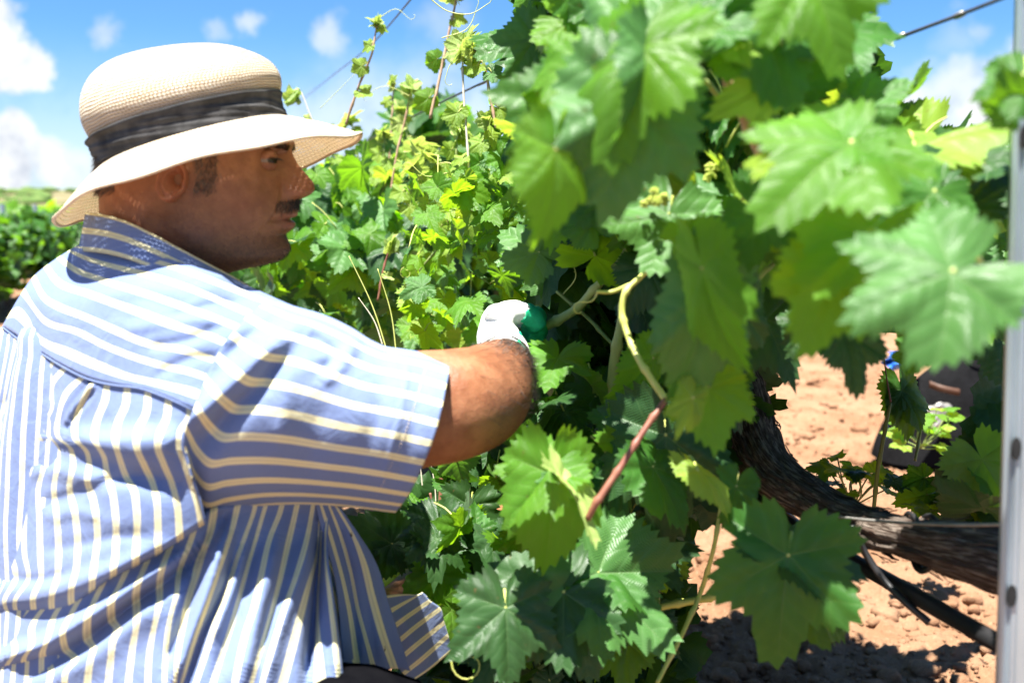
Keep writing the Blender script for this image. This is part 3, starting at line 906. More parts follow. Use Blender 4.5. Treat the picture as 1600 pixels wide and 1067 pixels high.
# ---- glove
def build_glove():
    acc = Acc()
    def seg(pts, n=14, k=20, flat=1.0):
        a, r = path3(pts, k); v, f, u = tube(a, r, n, flat=flat); acc.add(v, f, u)
    # wrist and palm, tall and narrow: thumb side up
    for dy, rr in ((-24, .023), (-6, .026), (13, .026), (30, .023)):
        seg([(786, 562, 1.16, .028), (783, 548 + dy * .2, 1.20, .028), (777, 528 + dy * .75, 1.255, rr), (778, 520 + dy, 1.30, rr * .85)])
    for i, (y, l) in enumerate(((490, 1.0), (510, 1.06), (530, 1.03), (549, .9))):
        # four fingers, unequal, curled round the cane
        seg([(779, y, 1.295, .0135), (800, y - 2, 1.325, .0132), (800 + 27 * l, y, 1.325, .0125), (800 + 37 * l, y + 4, 1.30, .0120), (800 + 34 * l, y + 8, 1.268, .0115), (800 + 20 * l, y + 9, 1.256, .0100)], 14, 26)
    # thumb leaves the side of the palm and closes over the cane
    seg([(776, 508, 1.215, .020), (790, 492, 1.225, .017), (812, 488, 1.235, .0145), (832, 498, 1.243, .0130), (842, 512, 1.247, .0105)], 14, 26)
    V = np.concatenate(acc.v)
    me = bpy.data.meshes.new('glove_raw'); me.from_pydata(V.tolist(), [], acc.f)
    o = bpy.data.objects.new('glove_raw', me); COL.objects.link(o)
    md = o.modifiers.new('r', 'REMESH'); md.mode = 'VOXEL'; md.voxel_size = 0.0016
    sm = o.modifiers.new('s', 'SMOOTH'); sm.iterations = 16; sm.factor = 0.5
    dg = bpy.context.evaluated_depsgraph_get(); ev = o.evaluated_get(dg); m2 = ev.to_mesh()
    v = np.array([q.co[:] for q in m2.vertices]); f = [tuple(q.vertices) for q in m2.polygons]
    ev.to_mesh_clear(); bpy.data.objects.remove(o)
    # image-plane coordinates of each vertex only decide where the dipped latex ends
    rel = v - CAM; dd = rel @ FW; px = 800 + F_PX * (rel @ RT) / dd; py = 533.5 - F_PX * (rel @ UP) / dd
    edge = interp(py, [470, 490, 505, 540, 575, 600], [838, 827, 820, 812, 798, 784]) + 2.2 * np.sin(py * 0.55) + 1.5 * np.sin(py * 1.3)
    ly = px - edge - 500 * (dd - 1.262).clip(-0.02, .05) * 0.35
    isg = ly > 0
    fw = [q for q in f if not all(isg[list(q)])]; fg = [q for q in f if any(isg[list(q)])]
    def sub(fs, nm, mat, off):
        ids = sorted({i for q in fs for i in q}); mp = {k: i for i, k in enumerate(ids)}
        return mesh_obj(nm, v[ids], [tuple(mp[i] for i in q) for q in fs], mat, man)
    g = sub(fw, 'glove', M_GLOVE, 0)
    tag(g, label='white knitted back of the glove')
    c = sub(fg, 'glove_coating', M_COAT, 0)
    md = c.modifiers.new('t', 'SOLIDIFY'); md.thickness = 0.0016; md.offset = 1.0
    tag(c, label='green rubber dip on palm and fingers')
    # knitted cuff
    a, r = path3([(787, 566, 1.165, .0335), (786, 560, 1.18, .0335), (785, 553, 1.20, .0325)], 8)
    tv, tf, tu = tube(a, r, 26, caps=False)
    mesh_obj('glove_cuff', tv, tf, M_GLOVE, man)
    return g


rg = build_glove()
# the left hand wears its pair, mirrored, at the end of the far arm
c0 = Vector(P(786, 562, 1.175)); c1 = Vector(P(806, 787, 1.545))
for src in [o for o in man.children if o.name.split('.')[0] in ('glove', 'glove_coating', 'glove_cuff')]:
    o = src.copy(); COL.objects.link(o); o.parent = man
    o.matrix_basis = Matrix.Translation(c1) @ Matrix.Diagonal((-1, 1, 1, 1)) @ Matrix.Translation(-c0)

# ---- hat
def build_hat():
    tl = math.radians(16.3)
    ex = np.array([math.cos(tl), 0, math.sin(tl)]); ez = np.array([-math.sin(tl), 0, math.cos(tl)]); ey = np.array([0, 1.0, 0])
    C0 = P(302, 222, D0)            # middle of the head opening
    H = lambda x, y, z: C0 + np.outer(np.ravel(x), ex) + np.outer(np.ravel(y), ey) + np.outer(np.ravel(z), ez)
    A, B = 0.0985, 0.087
    n = 160; ang = np.linspace(0, 2 * math.pi, n, endpoint=False); ca, sa = np.cos(ang), np.sin(ang)
    # crown
    prof = [(0.000, 1.00), (0.008, 1.01), (0.018, 1.015), (0.0245, 1.03), (0.032, 1.062), (0.042, 1.08), (0.053, 1.06), (0.065, 1.0), (0.076, .90), (0.085, .775), (0.0915, .63), (0.0955, .47), (0.098, .31), (0.099, .14), (0.0993, .004)]
    pr = cr([(a * 1.0, b * .1) for a, b in prof], 60); pr[:, 1] *= 10
    V = []; U = []
    acc_l = 0
    for i, (z, s) in enumerate(pr):
        if i: acc_l += math.hypot(z - pr[i - 1][0], (s - pr[i - 1][1]) * A)
        back = 1.0
        sh = 0.004 * np.clip(z / .06, 0, 1)
        dent = 1 + 0.010 * np.sin(ang * 3 + z * 40) * np.clip(z / .04, 0, 1)
        zz = z * (1 - 0.12 * ca * s * np.clip(z / .08, 0, 1)) + 0.0015 * s * np.sin(ang * 2 + 1) * np.clip(z / .06, 0, 1)
        V.append(H(A * s * ca * back * dent + sh, B * s * sa * dent, zz))
        U.append(np.stack([ang * 0.098 * max(s, .05), np.full(n, acc_l)], 1))
    hat = mesh_obj('straw_hat', np.concatenate(V), grid_faces(len(pr), n, True), M_CROWN, man, uv=np.concatenate(U))
    tag(hat, label='cream woven straw hat with a drooping brim')
    # brim: droops all round, a little wavy
    nb = 26; V = []; U = []; n2 = 220; ang2 = np.linspace(0, 2 * math.pi, n2 + 1); c2, s2 = np.cos(ang2), np.sin(ang2)
    wdt = 0.067 + 0.007 * np.clip(c2, 0, 1)**2 - 0.004 * np.clip(-c2, 0, 1)
    def brim_at(t, dz=0.0, grow=0.0):
        rad = wdt * t + grow
        dr = -(0.0405 + .003 * np.cos(2 * ang2)) * (t * 0.75 + 0.25 * t * t) + 0.0016 * np.sin(3 * ang2 + .6) * t + 0.0012 * np.sin(5 * ang2) * t
        dr = dr - 0.004 * np.clip(s2, 0, 1) * t + 0.0015 * np.sin(ang2 * 9 + 1) * t * t
        return H((A + rad) * c2 + 0.002, (B + rad * .96) * s2, dr + dz)
    for i in range(nb + 1):
        t = i / nb
        V.append(brim_at(t)); U.append(np.stack([ang2 * 0.115, np.full(n2 + 1, t * 0.066)], 1))
    br = mesh_obj('brim', np.concatenate(V), grid_faces(nb + 1, n2 + 1), M_BRIM, hat, uv=np.concatenate(U))
    # rolled edge, sewn
    V = []
    e0 = brim_at(1.0)
    for k in range(8):
        a = 2 * math.pi * k / 8
        V.append(brim_at(1.0, 0.0016 * math.sin(a), 0.0022 * math.cos(a)))
    V = np.stack(V, 1).reshape(-1, 3)
    mesh_obj('brim_edge', V, grid_faces(n2 + 1, 8, True), M_TRIM, hat)
    # ribbon with creases
    nz = 16; V = []; hb = 0.0265
    for i in range(nz + 1):
        z = -0.002 + hb * i / nz
        fold = 0.0006 * np.sin(z * 420 + ang2 * 4.0) + 0.0006 * np.sin(z * 260 - ang2 * 5 + 2) + .0006 * np.sin(z * 900 + ang2 * 12)
        g_ = 0.0040 + fold * (0.3 + 0.7 * math.sin(math.pi * i / nz)) + (0.0032 * (i / nz - .8) * 5 if i / nz > .8 else 0)
        V.append(H((A * 1.012 + g_) * c2, (B * 1.012 + g_) * s2, np.full(n2 + 1, z) + 0.0012 * np.sin(2 * ang2)))
    bd = mesh_obj('hat_band', np.concatenate(V), grid_faces(nz + 1, n2 + 1), M_BAND, hat)
    md = bd.modifiers.new('t', 'SOLIDIFY'); md.thickness = 0.0012
    return hat


build_hat()

# ---- shirt
DF = rbf([(121, 385, 1.085), (54, 432, 1.10), (22, 473, 1.11), (4, 509, 1.115), (-30, 560, 1.12), (-60, 700, 1.13), (-70, 900, 1.13), (-80, 1080, 1.12),
          (60, 470, 1.045), (110, 520, .985), (60, 540, 1.03), (30, 600, 1.05), (30, 750, 1.04), (30, 900, 1.02), (20, 1060, 1.0),
          (120, 620, .965), (120, 780, .955), (110, 930, .945), (120, 1060, .93), (216, 599, .915), (210, 700, .905), (215, 850, .905), (220, 1000, .90),
          (306, 635, .885), (300, 740, .89), (318, 806, .90), (340, 900, .905), (360, 1060, .875), (420, 800, .945), (440, 900, .93), (450, 1060, .90), (500, 800, .985), (520, 950, .96), (530, 1067, .935),
          (200, 480, .940), (280, 500, .912), (330, 520, .902), (373, 513, .910), (340, 580, .895), (190, 396, 1.00), (270, 420, .955), (330, 445, .942), (385, 445, .99), (420, 470, .965), (456, 500, .950), (150, 440, .99), (240, 450, .945)])

shirt_root = None
# closed trunk of the shirt behind the traced panels
acc = []
secs = [(470, 250, 110, .085), (500, 225, 195, .12), (560, 235, 230, .148), (650, 240, 250, .155), (800, 240, 265, .150), (950, 260, 290, .155), (1100, 270, 310, .165), (1180, 270, 300, .16)]
sa_ = np.array(secs, float); pyy = np.linspace(470, 1180, 50); n = 96
ang = np.linspace(0, 2 * math.pi, n + 1)
V = []; U = []
for py in pyy:
    cx_ = interp([py], sa_[:, 0], sa_[:, 1])[0]; ax = interp([py], sa_[:, 0], sa_[:, 2])[0]; b = interp([py], sa_[:, 0], sa_[:, 3])[0]
    folds = 1 + 0.02 * np.sin(ang * 9 + py * .01) + 0.012 * np.sin(ang * 17 + 2)
    V.append(P(cx_ + ax * np.cos(ang) * folds, np.full(n + 1, py), 1.115 + b * np.sin(ang) * folds)); U.append(np.stack([ang * 9, np.full(n + 1, py / 500)], 1))
shirt = mesh_obj('shirt', np.concatenate(V), grid_faces(50, n + 1), M_SHIRT, man, uv=np.concatenate(U))
tag(shirt, label='short-sleeved blue shirt with cream stripes')

# yoke over the shoulders
YG = [
    [(4, 510), (26, 527), (45, 541), (62, 550), (100, 573), (137, 591), (180, 601), (216, 605), (260, 620), (304, 640)],
    [(14, 492), (25, 486), (41, 499), (53, 521), (70, 535), (103, 549), (155, 571), (196, 587), (247, 599), (305, 614)],
    [(36, 455), (54, 482), (68, 499), (124, 519), (165, 540), (206, 556), (247, 569), (312, 586)],
    [(52, 433), (72, 468), (93, 480), (134, 496), (186, 519), (227, 536), (289, 548), (331, 561)],
    [(72, 416), (90, 440), (141, 460), (216, 487), (280, 511), (324, 524), (350, 535)],
    [(92, 402), (115, 420), (160, 438), (251, 467), (320, 492), (372, 512)],
    [(108, 392), (135, 404), (175, 416), (225, 428), (299, 452), (352, 474), (398, 494)],
    [(118, 386), (150, 390), (195, 398), (240, 408), (290, 424), (345, 445), (430, 478)],
    [(122, 384), (155, 384), (200, 390), (245, 400), (300, 416), (360, 436), (462, 480)],
]
yoke_folds = [([(140, 470), (230, 452), (300, 462)], -0.0035, 10, 14), ([(180, 520), (290, 500), (380, 500)], -0.003, 12, 9), ([(230, 545), (300, 530), (345, 512)], 0.004, 10, 8),
              ([(260, 500), (330, 478), (400, 470)], 0.0035, 8, 10), ([(240, 590), (300, 560), (350, 560)], 0.003, 9, 9), ([(120, 430), (200, 425), (260, 440)], 0.003, 8, 8),
              ([(290, 440), (340, 455), (400, 480)], -0.004, 10, 10), ([(100, 520), (60, 500), (45, 470)], 0.002, 12, 12)]
YG = [g_ + [(g_[-1][0] + 18, g_[-1][1] + 7)] for g_ in YG]
yoke = cloth('yoke', YG, [-0.46, 0, 1, 2, 3, 4, 5, 6, 6.5], 110, 9, lambda x, y: DF(x, y) - 0.004 + ridges(x, y, yoke_folds) + .006 * np.clip((x - np.interp(y, [480, 513, 547, 578, 605, 640], [404, 371, 344, 329, 317, 304])) / 14, 0, 1), shirt, vscale=1)

# back panel, hanging from the yoke seam
BG = [
    [(-42, 560), (-55, 640), (-60, 720), (-62, 800), (-62, 880), (-66, 960)],
    [(4, 512), (-2, 540), (-12, 600), (-20, 665), (-24, 720), (-26, 800), (-25, 880), (-28, 960)],
    [(16, 520), (9, 562), (0, 610), (-8, 665), (-10, 715), (-12, 800), (-12, 860), (-9, 905), (-20, 962)],
    [(26, 529), (14, 583), (5, 635), (-2, 680), (0, 720), (-5, 780), (-4, 820), (-3, 860), (0, 905), (-12, 950), (-8, 966)],
    [(42, 541), (29, 595), (12, 655), (4, 695), (8, 722), (0, 775), (-2, 810), (4, 865), (8, 905), (-5, 945), (0, 965)],
    [(50, 545), (37, 595), (20, 650), (12, 690), (15, 716), (8, 773), (4, 812), (9, 866), (14, 905), (-1, 942), (8, 965)],
    [(60, 550), (45, 604), (31, 645), (23, 686), (31, 713), (23, 762), (18, 804), (18, 860), (25, 905), (8, 940), (16, 965)],
    [(70, 556), (58, 590), (54, 635), (39, 676), (50, 703), (50, 721), (41, 762), (39, 804), (39, 866), (45, 903), (23, 942), (27, 964)],
    [(84, 565), (68, 590), (66, 641), (56, 667), (71, 703), (70, 721), (60, 767), (62, 804), (64, 880), (65, 900), (52, 936), (54, 960)],
    [(103, 573), (82, 600), (82, 637), (70, 667), (91, 703), (91, 721), (85, 762), (89, 804), (92, 880), (90, 902), (81, 934), (82, 958)],
    [(131, 588), (104, 615), (92, 650), (91, 682), (111, 701), (115, 721), (109, 758), (118, 804), (122, 845), (120, 886), (111, 929), (113, 950)],
    [(143, 600), (124, 640), (117, 668), (119, 686), (136, 705), (140, 721), (137, 752), (146, 779), (151, 808), (153, 841), (148, 880), (142, 930)],
    [(168, 598), (165, 624), (153, 655), (148, 686), (163, 713), (168, 740), (177, 773), (181, 804), (182, 835), (181, 866), (175, 905)],
    [(200, 602), (196, 635), (186, 657), (181, 688), (188, 718), (198, 746), (210, 767), (214, 795), (214, 845), (211, 888)],
    [(232, 610), (229, 645), (217, 670), (214, 698), (225, 724), (237, 750), (245, 779), (247, 814), (247, 868)],
    [(264, 620), (260, 655), (250, 678), (247, 698), (256, 724), (268, 752), (276, 783), (281, 845)],
    [(296, 634), (296, 650), (282, 672), (279, 697), (287, 721), (297, 752), (307, 783), (315, 822)],
    [(304, 640), (302, 655), (289, 675), (287, 697), (295, 721), (304, 750), (314, 780), (322, 818)],
]
back_folds = [
    ([(95, 684), (160, 692), (230, 690), (285, 686)], -0.016, 20, 34),                 # long soft swag below the shoulder
    ([(30, 706), (90, 706), (150, 716), (220, 738), (290, 760)], 0.011, 14, 26),
    ([(40, 740), (90, 735), (150, 752), (170, 760)], -0.007, 16, 14), ([(60, 788), (110, 775), (170, 752), (230, 740)], 0.006, 10, 12),
    ([(70, 810), (120, 800), (160, 810)], -0.005, 12, 12), ([(60, 860), (130, 850), (190, 838), (240, 840)], 0.004, 14, 10), ([(0, 900), (60, 906), (110, 895)], 0.005, 9, 10),
    ([(-20, 925), (60, 925), (130, 905), (200, 878), (250, 850)], -0.008, 14, 20), ([(-20, 950), (60, 948), (130, 928), (180, 905), (250, 862)], 0.010, 8, 14),
    ([(150, 594), (128, 622), (108, 650), (98, 672)], -0.010, 11, 3.5), ([(150, 606), (134, 628), (114, 656), (100, 680)], 0.012, 3.5, 12),   # pleat by the seam
    ([(-30, 640), (60, 620), (90, 600)], 0.004, 14, 14), ([(70, 640), (80, 700), (60, 760)], 0.004, 8, 8), ([(240, 640), (235, 700), (260, 760)], 0.003, 12, 12)]
back = cloth('back_panel', BG, [-8.3, -7, -6, -5, -4, -3.4, -3, -2, -1, 0, 1, 2, 3, 4, 5, 6, 7, 7.4], 190, 8, lambda x, y: DF(x, y) + ridges(x, y, back_folds), shirt, curl1=0.03, curln=9)

# lower side of the shirt, gathered in folds below the arm
SG = [
    [(-60, 930), (-70, 980), (-72, 1020), (-80, 1075)],
    [(20, 950), (0, 985), (-5, 1020), (-15, 1075)],
    [(52, 942), (20, 990), (24, 1018), (10, 1040), (8, 1075)],
    [(80, 935), (50, 982), (50, 1008), (37, 1030), (45, 1052), (40, 1075)],
    [(110, 925), (83, 968), (76, 996), (66, 1022), (80, 1045), (76, 1075)],
    [(143, 905), (113, 957), (98, 992), (102, 1012), (118, 1030), (103, 1050), (101, 1075)],
    [(176, 885), (150, 935), (136, 972), (138, 1000), (146, 1012), (142, 1030), (136, 1075)],
    [(210, 865), (190, 910), (173, 948), (177, 972), (184, 980), (177, 1002), (173, 1033), (169, 1075)],
    [(245, 845), (225, 890), (212, 925), (214, 950), (214, 971), (208, 1008), (200, 1075)],
    [(282, 820), (262, 866), (250, 900), (250, 936), (242, 975), (235, 1012), (231, 1075)],
    [(312, 800), (296, 850), (282, 884), (276, 929), (266, 964), (259, 1015), (258, 1075)],
    [(335, 785), (326, 835), (313, 872), (303, 905), (293, 935), (284, 985), (272, 1075)],
    [(356, 780), (349, 830), (340, 860), (331, 895), (319, 930), (302, 980), (290, 1020), (278, 1075)],
    [(374, 775), (364, 820), (350, 864), (336, 904), (323, 941), (304, 995), (280, 1075)],
    [(402, 770), (396, 800), (384, 834), (368, 882), (355, 925), (339, 968), (325, 1011), (304, 1075)],
    [(420, 770), (411, 800), (400, 839), (387, 882), (374, 930), (357, 990), (341, 1038), (330, 1075)],
    [(444, 770), (437, 800), (422, 839), (411, 887), (398, 947), (384, 990), (366, 1075)],
    [(467, 770), (461, 800), (450, 847), (435, 914), (422, 963), (409, 1008), (390, 1075)],
    [(492, 770), (487, 800), (478, 847), (462, 901), (443, 955), (427, 1008), (407, 1075)],
    [(505, 770), (500, 800), (494, 869), (481, 914), (465, 973), (449, 1035), (438, 1075)],
    [(508, 770), (503, 800), (498, 870), (493, 950), (487, 1000), (478, 1040), (470, 1075)],
    [(512, 770), (506, 800), (501, 870), (496, 950), (497, 995), (500, 1040), (503, 1075)],
    [(518, 775), (511, 810), (509, 871), (515, 930), (522, 990), (527, 1040), (530, 1075)],
    [(520, 775), (514, 810), (513, 871), (521, 930), (529, 990), (535, 1040), (539, 1075)],
]
side_folds = [
    ([(-40, 1045), (20, 1022), (70, 1005), (120, 975), (170, 945), (225, 908), (270, 880), (320, 850)], -0.020, 13, 15),     # bright rolled fold
    ([(-40, 1075), (20, 1052), (80, 1030), (130, 1005), (180, 965), (240, 918), (330, 850)], 0.020, 14, 16),
    ([(60, 1075), (110, 1040), (160, 1000), (215, 958), (262, 935)], -0.010, 12, 30),
    ([(352, 820), (330, 900), (300, 980), (262, 1075)], -0.016, 16, 10), ([(312, 870), (290, 960), (262, 1050)], 0.012, 12, 12),
    ([(372, 850), (345, 930), (312, 1000), (290, 1075)], 0.008, 9, 9),
    ([(405, 830), (375, 940), (350, 1020), (335, 1075)], 0.009, 10, 12), ([(388, 840), (362, 920), (325, 1010)], -0.006, 9, 9),
    ([(436, 830), (410, 930), (375, 1075)], -0.010, 16, 12), ([(462, 820), (440, 900), (405, 1030)], 0.008, 10, 9),
    ([(486, 830), (465, 910), (432, 1000), (415, 1075)], -0.008, 12, 10), ([(498, 810), (494, 900), (486, 990), (478, 1075)], 0.026, 9, 8),
    ([(512, 850), (520, 960), (528, 1075)], -0.010, 11, 10), ([(360, 790), (330, 840), (270, 900)], 0.012, 12, 12)]
side = cloth('side_panel', SG, [-3.2, -1, 0, 1, 2, 3, 4, 5, 6, 7, 8, 9, 9.5, 10, 11, 12, 13, 14, 15, 16, 16.6, 17, 18, 18.4], 150, 9,
             lambda x, y: DF(x, y) + 0.018 + 0.012 * np.clip((900 - y) / 100, 0, 1) + ridges(x, y, side_folds), shirt, curl0=0.02, curln=8)

# front edge with the buttonholes, in the shade of the arm
FG = [
    [(490, 775), (503, 830), (520, 890), (530, 960), (533, 1010), (538, 1050)],
    [(498, 778), (519, 847), (532, 893), (543, 941), (551, 985), (560, 1050)],
    [(512, 785), (533, 840), (548, 893), (559, 950), (572, 1000), (585, 1048)],
    [(518, 788), (545, 840), (560, 898), (571, 950), (587, 1010), (600, 1046)],
    [(526, 792), (551, 835), (568, 880), (580, 930), (597, 990), (616, 1044)],
    [(530, 792), (556, 830), (586, 880), (603, 934), (620, 990), (638, 1047)],
    [(531, 792), (558, 831), (588, 880), (605, 934), (623, 990), (641, 1048)],
]
front = cloth('front_placket', FG, [-.6, 0, 1, 1.55, 2, 2.6, 2.7], 70, 12,
              lambda x, y: 1.045 + (x - 560) * 0.00045 + (y - 900) * .00006 + ridges(x, y, [([(520, 800), (545, 900), (556, 1040)], 0.008, 10, 8), ([(545, 800), (575, 900), (600, 1040)], -0.004, 8, 8)]), shirt)
for (x, y) in ((573, 908), (600, 1010), (548, 832)):
    V = []
    for i in range(2):
        for j in range(14):
            a = 2 * math.pi * j / 14; rr = (1.0, .45)[i]
            V.append(P(x + 2.0 * rr * math.cos(a) + 1.2 * math.sin(a), y + 7 * rr * math.sin(a), 1.045 + (x - 560) * 0.00045 + (y - 900) * .00006 - 0.0022))
    mesh_obj('buttonhole', np.array(V), grid_faces(2, 14, True), M_BAND, shirt)
# tail of the shirt lying over the far knee
TG = [
    [(596, 930), (640, 928), (668, 932)], [(600, 960), (630, 942), (660, 925)], [(606, 985), (640, 960), (672, 938)], [(612, 1010), (650, 978), (688, 950)],
    [(618, 1034), (655, 1003), (694, 972)], [(630, 1052), (662, 1026), (700, 992)], [(640, 1066), (670, 1046), (706, 1016)]]
cloth('shirt_tail', TG, [-1, 0, 1, 2, 3, 4, 5], 30, 10, lambda x, y: 1.13 + (x - 640) * 0.0009 + ridges(x, y, [([(620, 950), (640, 990), (660, 1040)], -0.008, 14, 14)]), shirt)

# ---- sleeve: open tube, stripes run along the arm
T_ = cr([(440, 474), (470, 482), (510, 494), (553, 515), (580, 532), (600, 541), (630, 546), (660, 551), (694, 560)], 96)
B_ = cr([(300, 748), (308, 790), (322, 809), (350, 801), (400, 791), (460, 787), (520, 789), (570, 794), (600, 798), (618, 800)], 96)
L_ = cr([(404, 478), (371, 513), (344, 547), (329, 578), (317, 605), (303, 640), (288, 675), (292, 712), (300, 748)], 60)     # armhole seam
nphi = 132; rowsS = 96
E_ = cr([(694, 560), (700, 572), (696, 610), (690, 640), (676, 690), (660, 728), (640, 770), (618, 800)], nphi)                   # cuff edge
phis = np.linspace(-0.03, math.pi + .03, nphi); w_ = (1 - np.cos(np.clip(phis, 0, math.pi))) / 2
w_ = 0.60 * w_ + 0.40 * np.linspace(0, 1, nphi)
Ls = cr([(440, 474), (404, 480), (371, 513), (344, 547), (329, 578), (317, 605), (303, 640), (288, 675), (292, 712), (300, 748)], nphi)
GX = np.zeros((nphi, rowsS, 2))
tt = np.linspace(0, 1, rowsS)
# Coons patch between the top line, the under line, the armhole and the cuff
def at_(c, w):
    i = w * (len(c) - 1); k = np.clip(i.astype(int), 0, len(c) - 2); f = (i - k)[:, None]
    return c[k] * (1 - f) + c[k + 1] * f
Lw = at_(Ls, w_); Ew = at_(E_, w_)
for k in range(rowsS):
    t = tt[k]
    lin = Lw * (1 - t) + Ew * t
    tb = T_[k] * (1 - w_[:, None]) + B_[k] * w_[:, None]
    cn = (Lw[0] * (1 - t) + Ew[0] * t) * (1 - w_[:, None]) + (Lw[-1] * (1 - t) + Ew[-1] * t) * w_[:, None]
    GX[:, k] = lin + tb - cn
axd = interp(tt, [0, .25, .6, 1], [.965, .965, .975, .985]); rad = interp(tt, [0, .25, .6, 1], [.078, .088, .086, .084])
depth = axd[None, :] - rad[None, :] * np.sin(np.clip(phis, 0, math.pi))[:, None] ** 0.85
# blend to the shoulder cloth at the seam
bl = np.clip(1 - tt / 0.22, 0, 1)[None, :] ** 1.5
depth = depth * (1 - bl) + (DF(GX[..., 0], GX[..., 1]) - 0.0065) * bl
slv_folds = [
    ([(292, 672), (330, 630), (380, 580), (420, 540), (452, 512)], -0.017, 16, 20), ([(300, 700), (350, 650), (400, 606), (440, 562), (470, 530)], 0.008, 14, 22),
    ([(350, 560), (400, 520), (440, 500)], 0.006, 12, 12), ([(440, 520), (446, 600), (436, 700)], -0.005, 20, 16), ([(480, 520), (520, 560), (500, 590)], 0.008, 12, 14),
    ([(560, 520), (540, 560), (500, 600)], -0.006, 12, 12), ([(500, 620), (490, 700), (470, 760)], 0.003, 20, 20), ([(600, 560), (590, 640), (560, 740)], 0.003, 18, 18),
    ([(320, 800), (400, 770), (480, 765)], 0.003, 12, 12), ([(640, 560), (625, 650), (596, 760)], -0.0020, 3, 4), ([(660, 562), (650, 640), (618, 770)], 0.003, 14, 14)]
depth = depth + ridges(GX[..., 0], GX[..., 1], slv_folds)
V = P(GX[..., 0], GX[..., 1], depth)
# far half of the tube, mirrored through the arm's axis
nb2 = 60; phb = np.linspace(math.pi, 2 * math.pi, nb2 + 2)[1:-1]
wb = (1 + np.cos(phb - math.pi)) / 2
VB = np.zeros((nb2, rowsS, 3))
for k in range(rowsS):
    c = T_[k] * (1 - wb[:, None]) + B_[k] * wb[:, None]
    VB[:, k] = P(c[:, 0], c[:, 1], axd[k] + .006 + rad[k] * .9 * np.sin(phb - math.pi))
V = np.concatenate([V, VB]); ntot = nphi + nb2
uu = np.concatenate([np.linspace(0.35, 11.2, nphi), np.linspace(11.3, 22.2, nb2)])
U = np.stack([np.repeat(uu, rowsS), np.tile(tt * 3, ntot)], 1)
Fs = grid_faces(ntot, rowsS)
Fs += [((ntot - 1) * rowsS + k, (ntot - 1) * rowsS + k + 1, k + 1, k) for k in range(rowsS - 1)]
sl_ = mesh_obj('sleeve', V.reshape(-1, 3), Fs, M_SHIRT, shirt, uv=U)
md = sl_.modifiers.new('thickness', 'SOLIDIFY'); md.thickness = 0.0016; md.offset = 0
tag(sl_, label='right sleeve with a stitched cuff')
# stitched hem line
st_ = []
hemk = int(rowsS * .875)
acc = Acc()
for q in range(2, nphi - 2, 1):
    if q % 2: continue
    p0 = V[q, hemk]; p1 = V[q + 1, hemk]; c = (p0 + p1) / 2 + np.array([0, -0.0012, 0.0003])
    dv = (p1 - p0) * .38; sd = np.array([.0004, 0, 0])
    acc.add(np.array([c - dv - sd, c - dv + sd, c + dv + sd, c + dv - sd, c - dv * .9 + np.array([0, -.0004, 0]), c + dv * .9 + np.array([0, -.0004, 0])]), [(0, 1, 4), (1, 2, 5, 4), (2, 3, 5), (3, 0, 4, 5)])
acc.obj('hem_stitching', M_TRIM, shirt)
# raised armhole seam and yoke seam
def seam(line, off, w=.0013):
    ln = cr(line, 60); d = DF(ln[:, 0], ln[:, 1]) + off
    a = P(ln[:, 0], ln[:, 1], d)
    v, f, u = tube(a, w, 6, caps=False)
    mesh_obj('seam', v, f, M_SHIRT, shirt, uv=np.full((len(v), 2), .5))


seam([(404, 482), (371, 514), (344, 548), (329, 578), (317, 606), (304, 640)], -0.0055)
seam([(4, 511), (26, 528), (45, 542), (62, 551), (100, 574), (137, 592), (180, 602), (216, 606), (260, 621), (304, 641)], -0.0035)

# ---- collar: stands round the neck, stripes parallel to its edge
top_l = cr([(133, 331), (160, 335), (198, 346), (240, 366), (285, 390), (330, 414), (368, 434), (398, 452)], 70)
bot_l = cr([(122, 392), (150, 394), (190, 402), (235, 418), (280, 436), (325, 452), (365, 462), (392, 466)], 70)
dt = interp(np.linspace(0, 1, 70), [0, .06, .22, .6, 1], [1.085, 1.035, .992, .980, 1.045]); db = interp(np.linspace(0, 1, 70), [0, .06, .22, .6, 1], [1.09, 1.03, .980, .962, 1.03])
nv = 22
V = []; U = []
for i in range(70):
    for j in range(nv):
        t = j / (nv - 1)
        xy = top_l[i] * (1 - t) + bot_l[i] * t
        d = dt[i] * (1 - t) + db[i] * t - 0.004 * math.sin(math.pi * t)
        V.append(P(xy[0], xy[1], d)); U.append((0.02 + t * 2.05, i / 20))
# far side of the same collar
VF = []
for i in range(69, -1, -1):
    for j in range(nv):
        t = j / (nv - 1)
        xy = top_l[i] * (1 - t) + bot_l[i] * t
        d = 2.16 - (dt[i] * (1 - t) + db[i] * t); VF.append(P(xy[0] + 6, xy[1] + 10, d)); U.append((0.02 + t * 2.05, i / 20))
Vc = np.array(V + VF)
f = grid_faces(70, nv) + [tuple(a + 70 * nv for a in q) for q in grid_faces(70, nv)]
f += [(j, j + 1, 139 * nv + j + 1, 139 * nv + j) for j in range(nv - 1)]
col_ = mesh_obj('collar', Vc, f, M_SHIRT, shirt, uv=np.array(U))
md = col_.modifiers.new('thickness', 'SOLIDIFY'); md.thickness = 0.0022
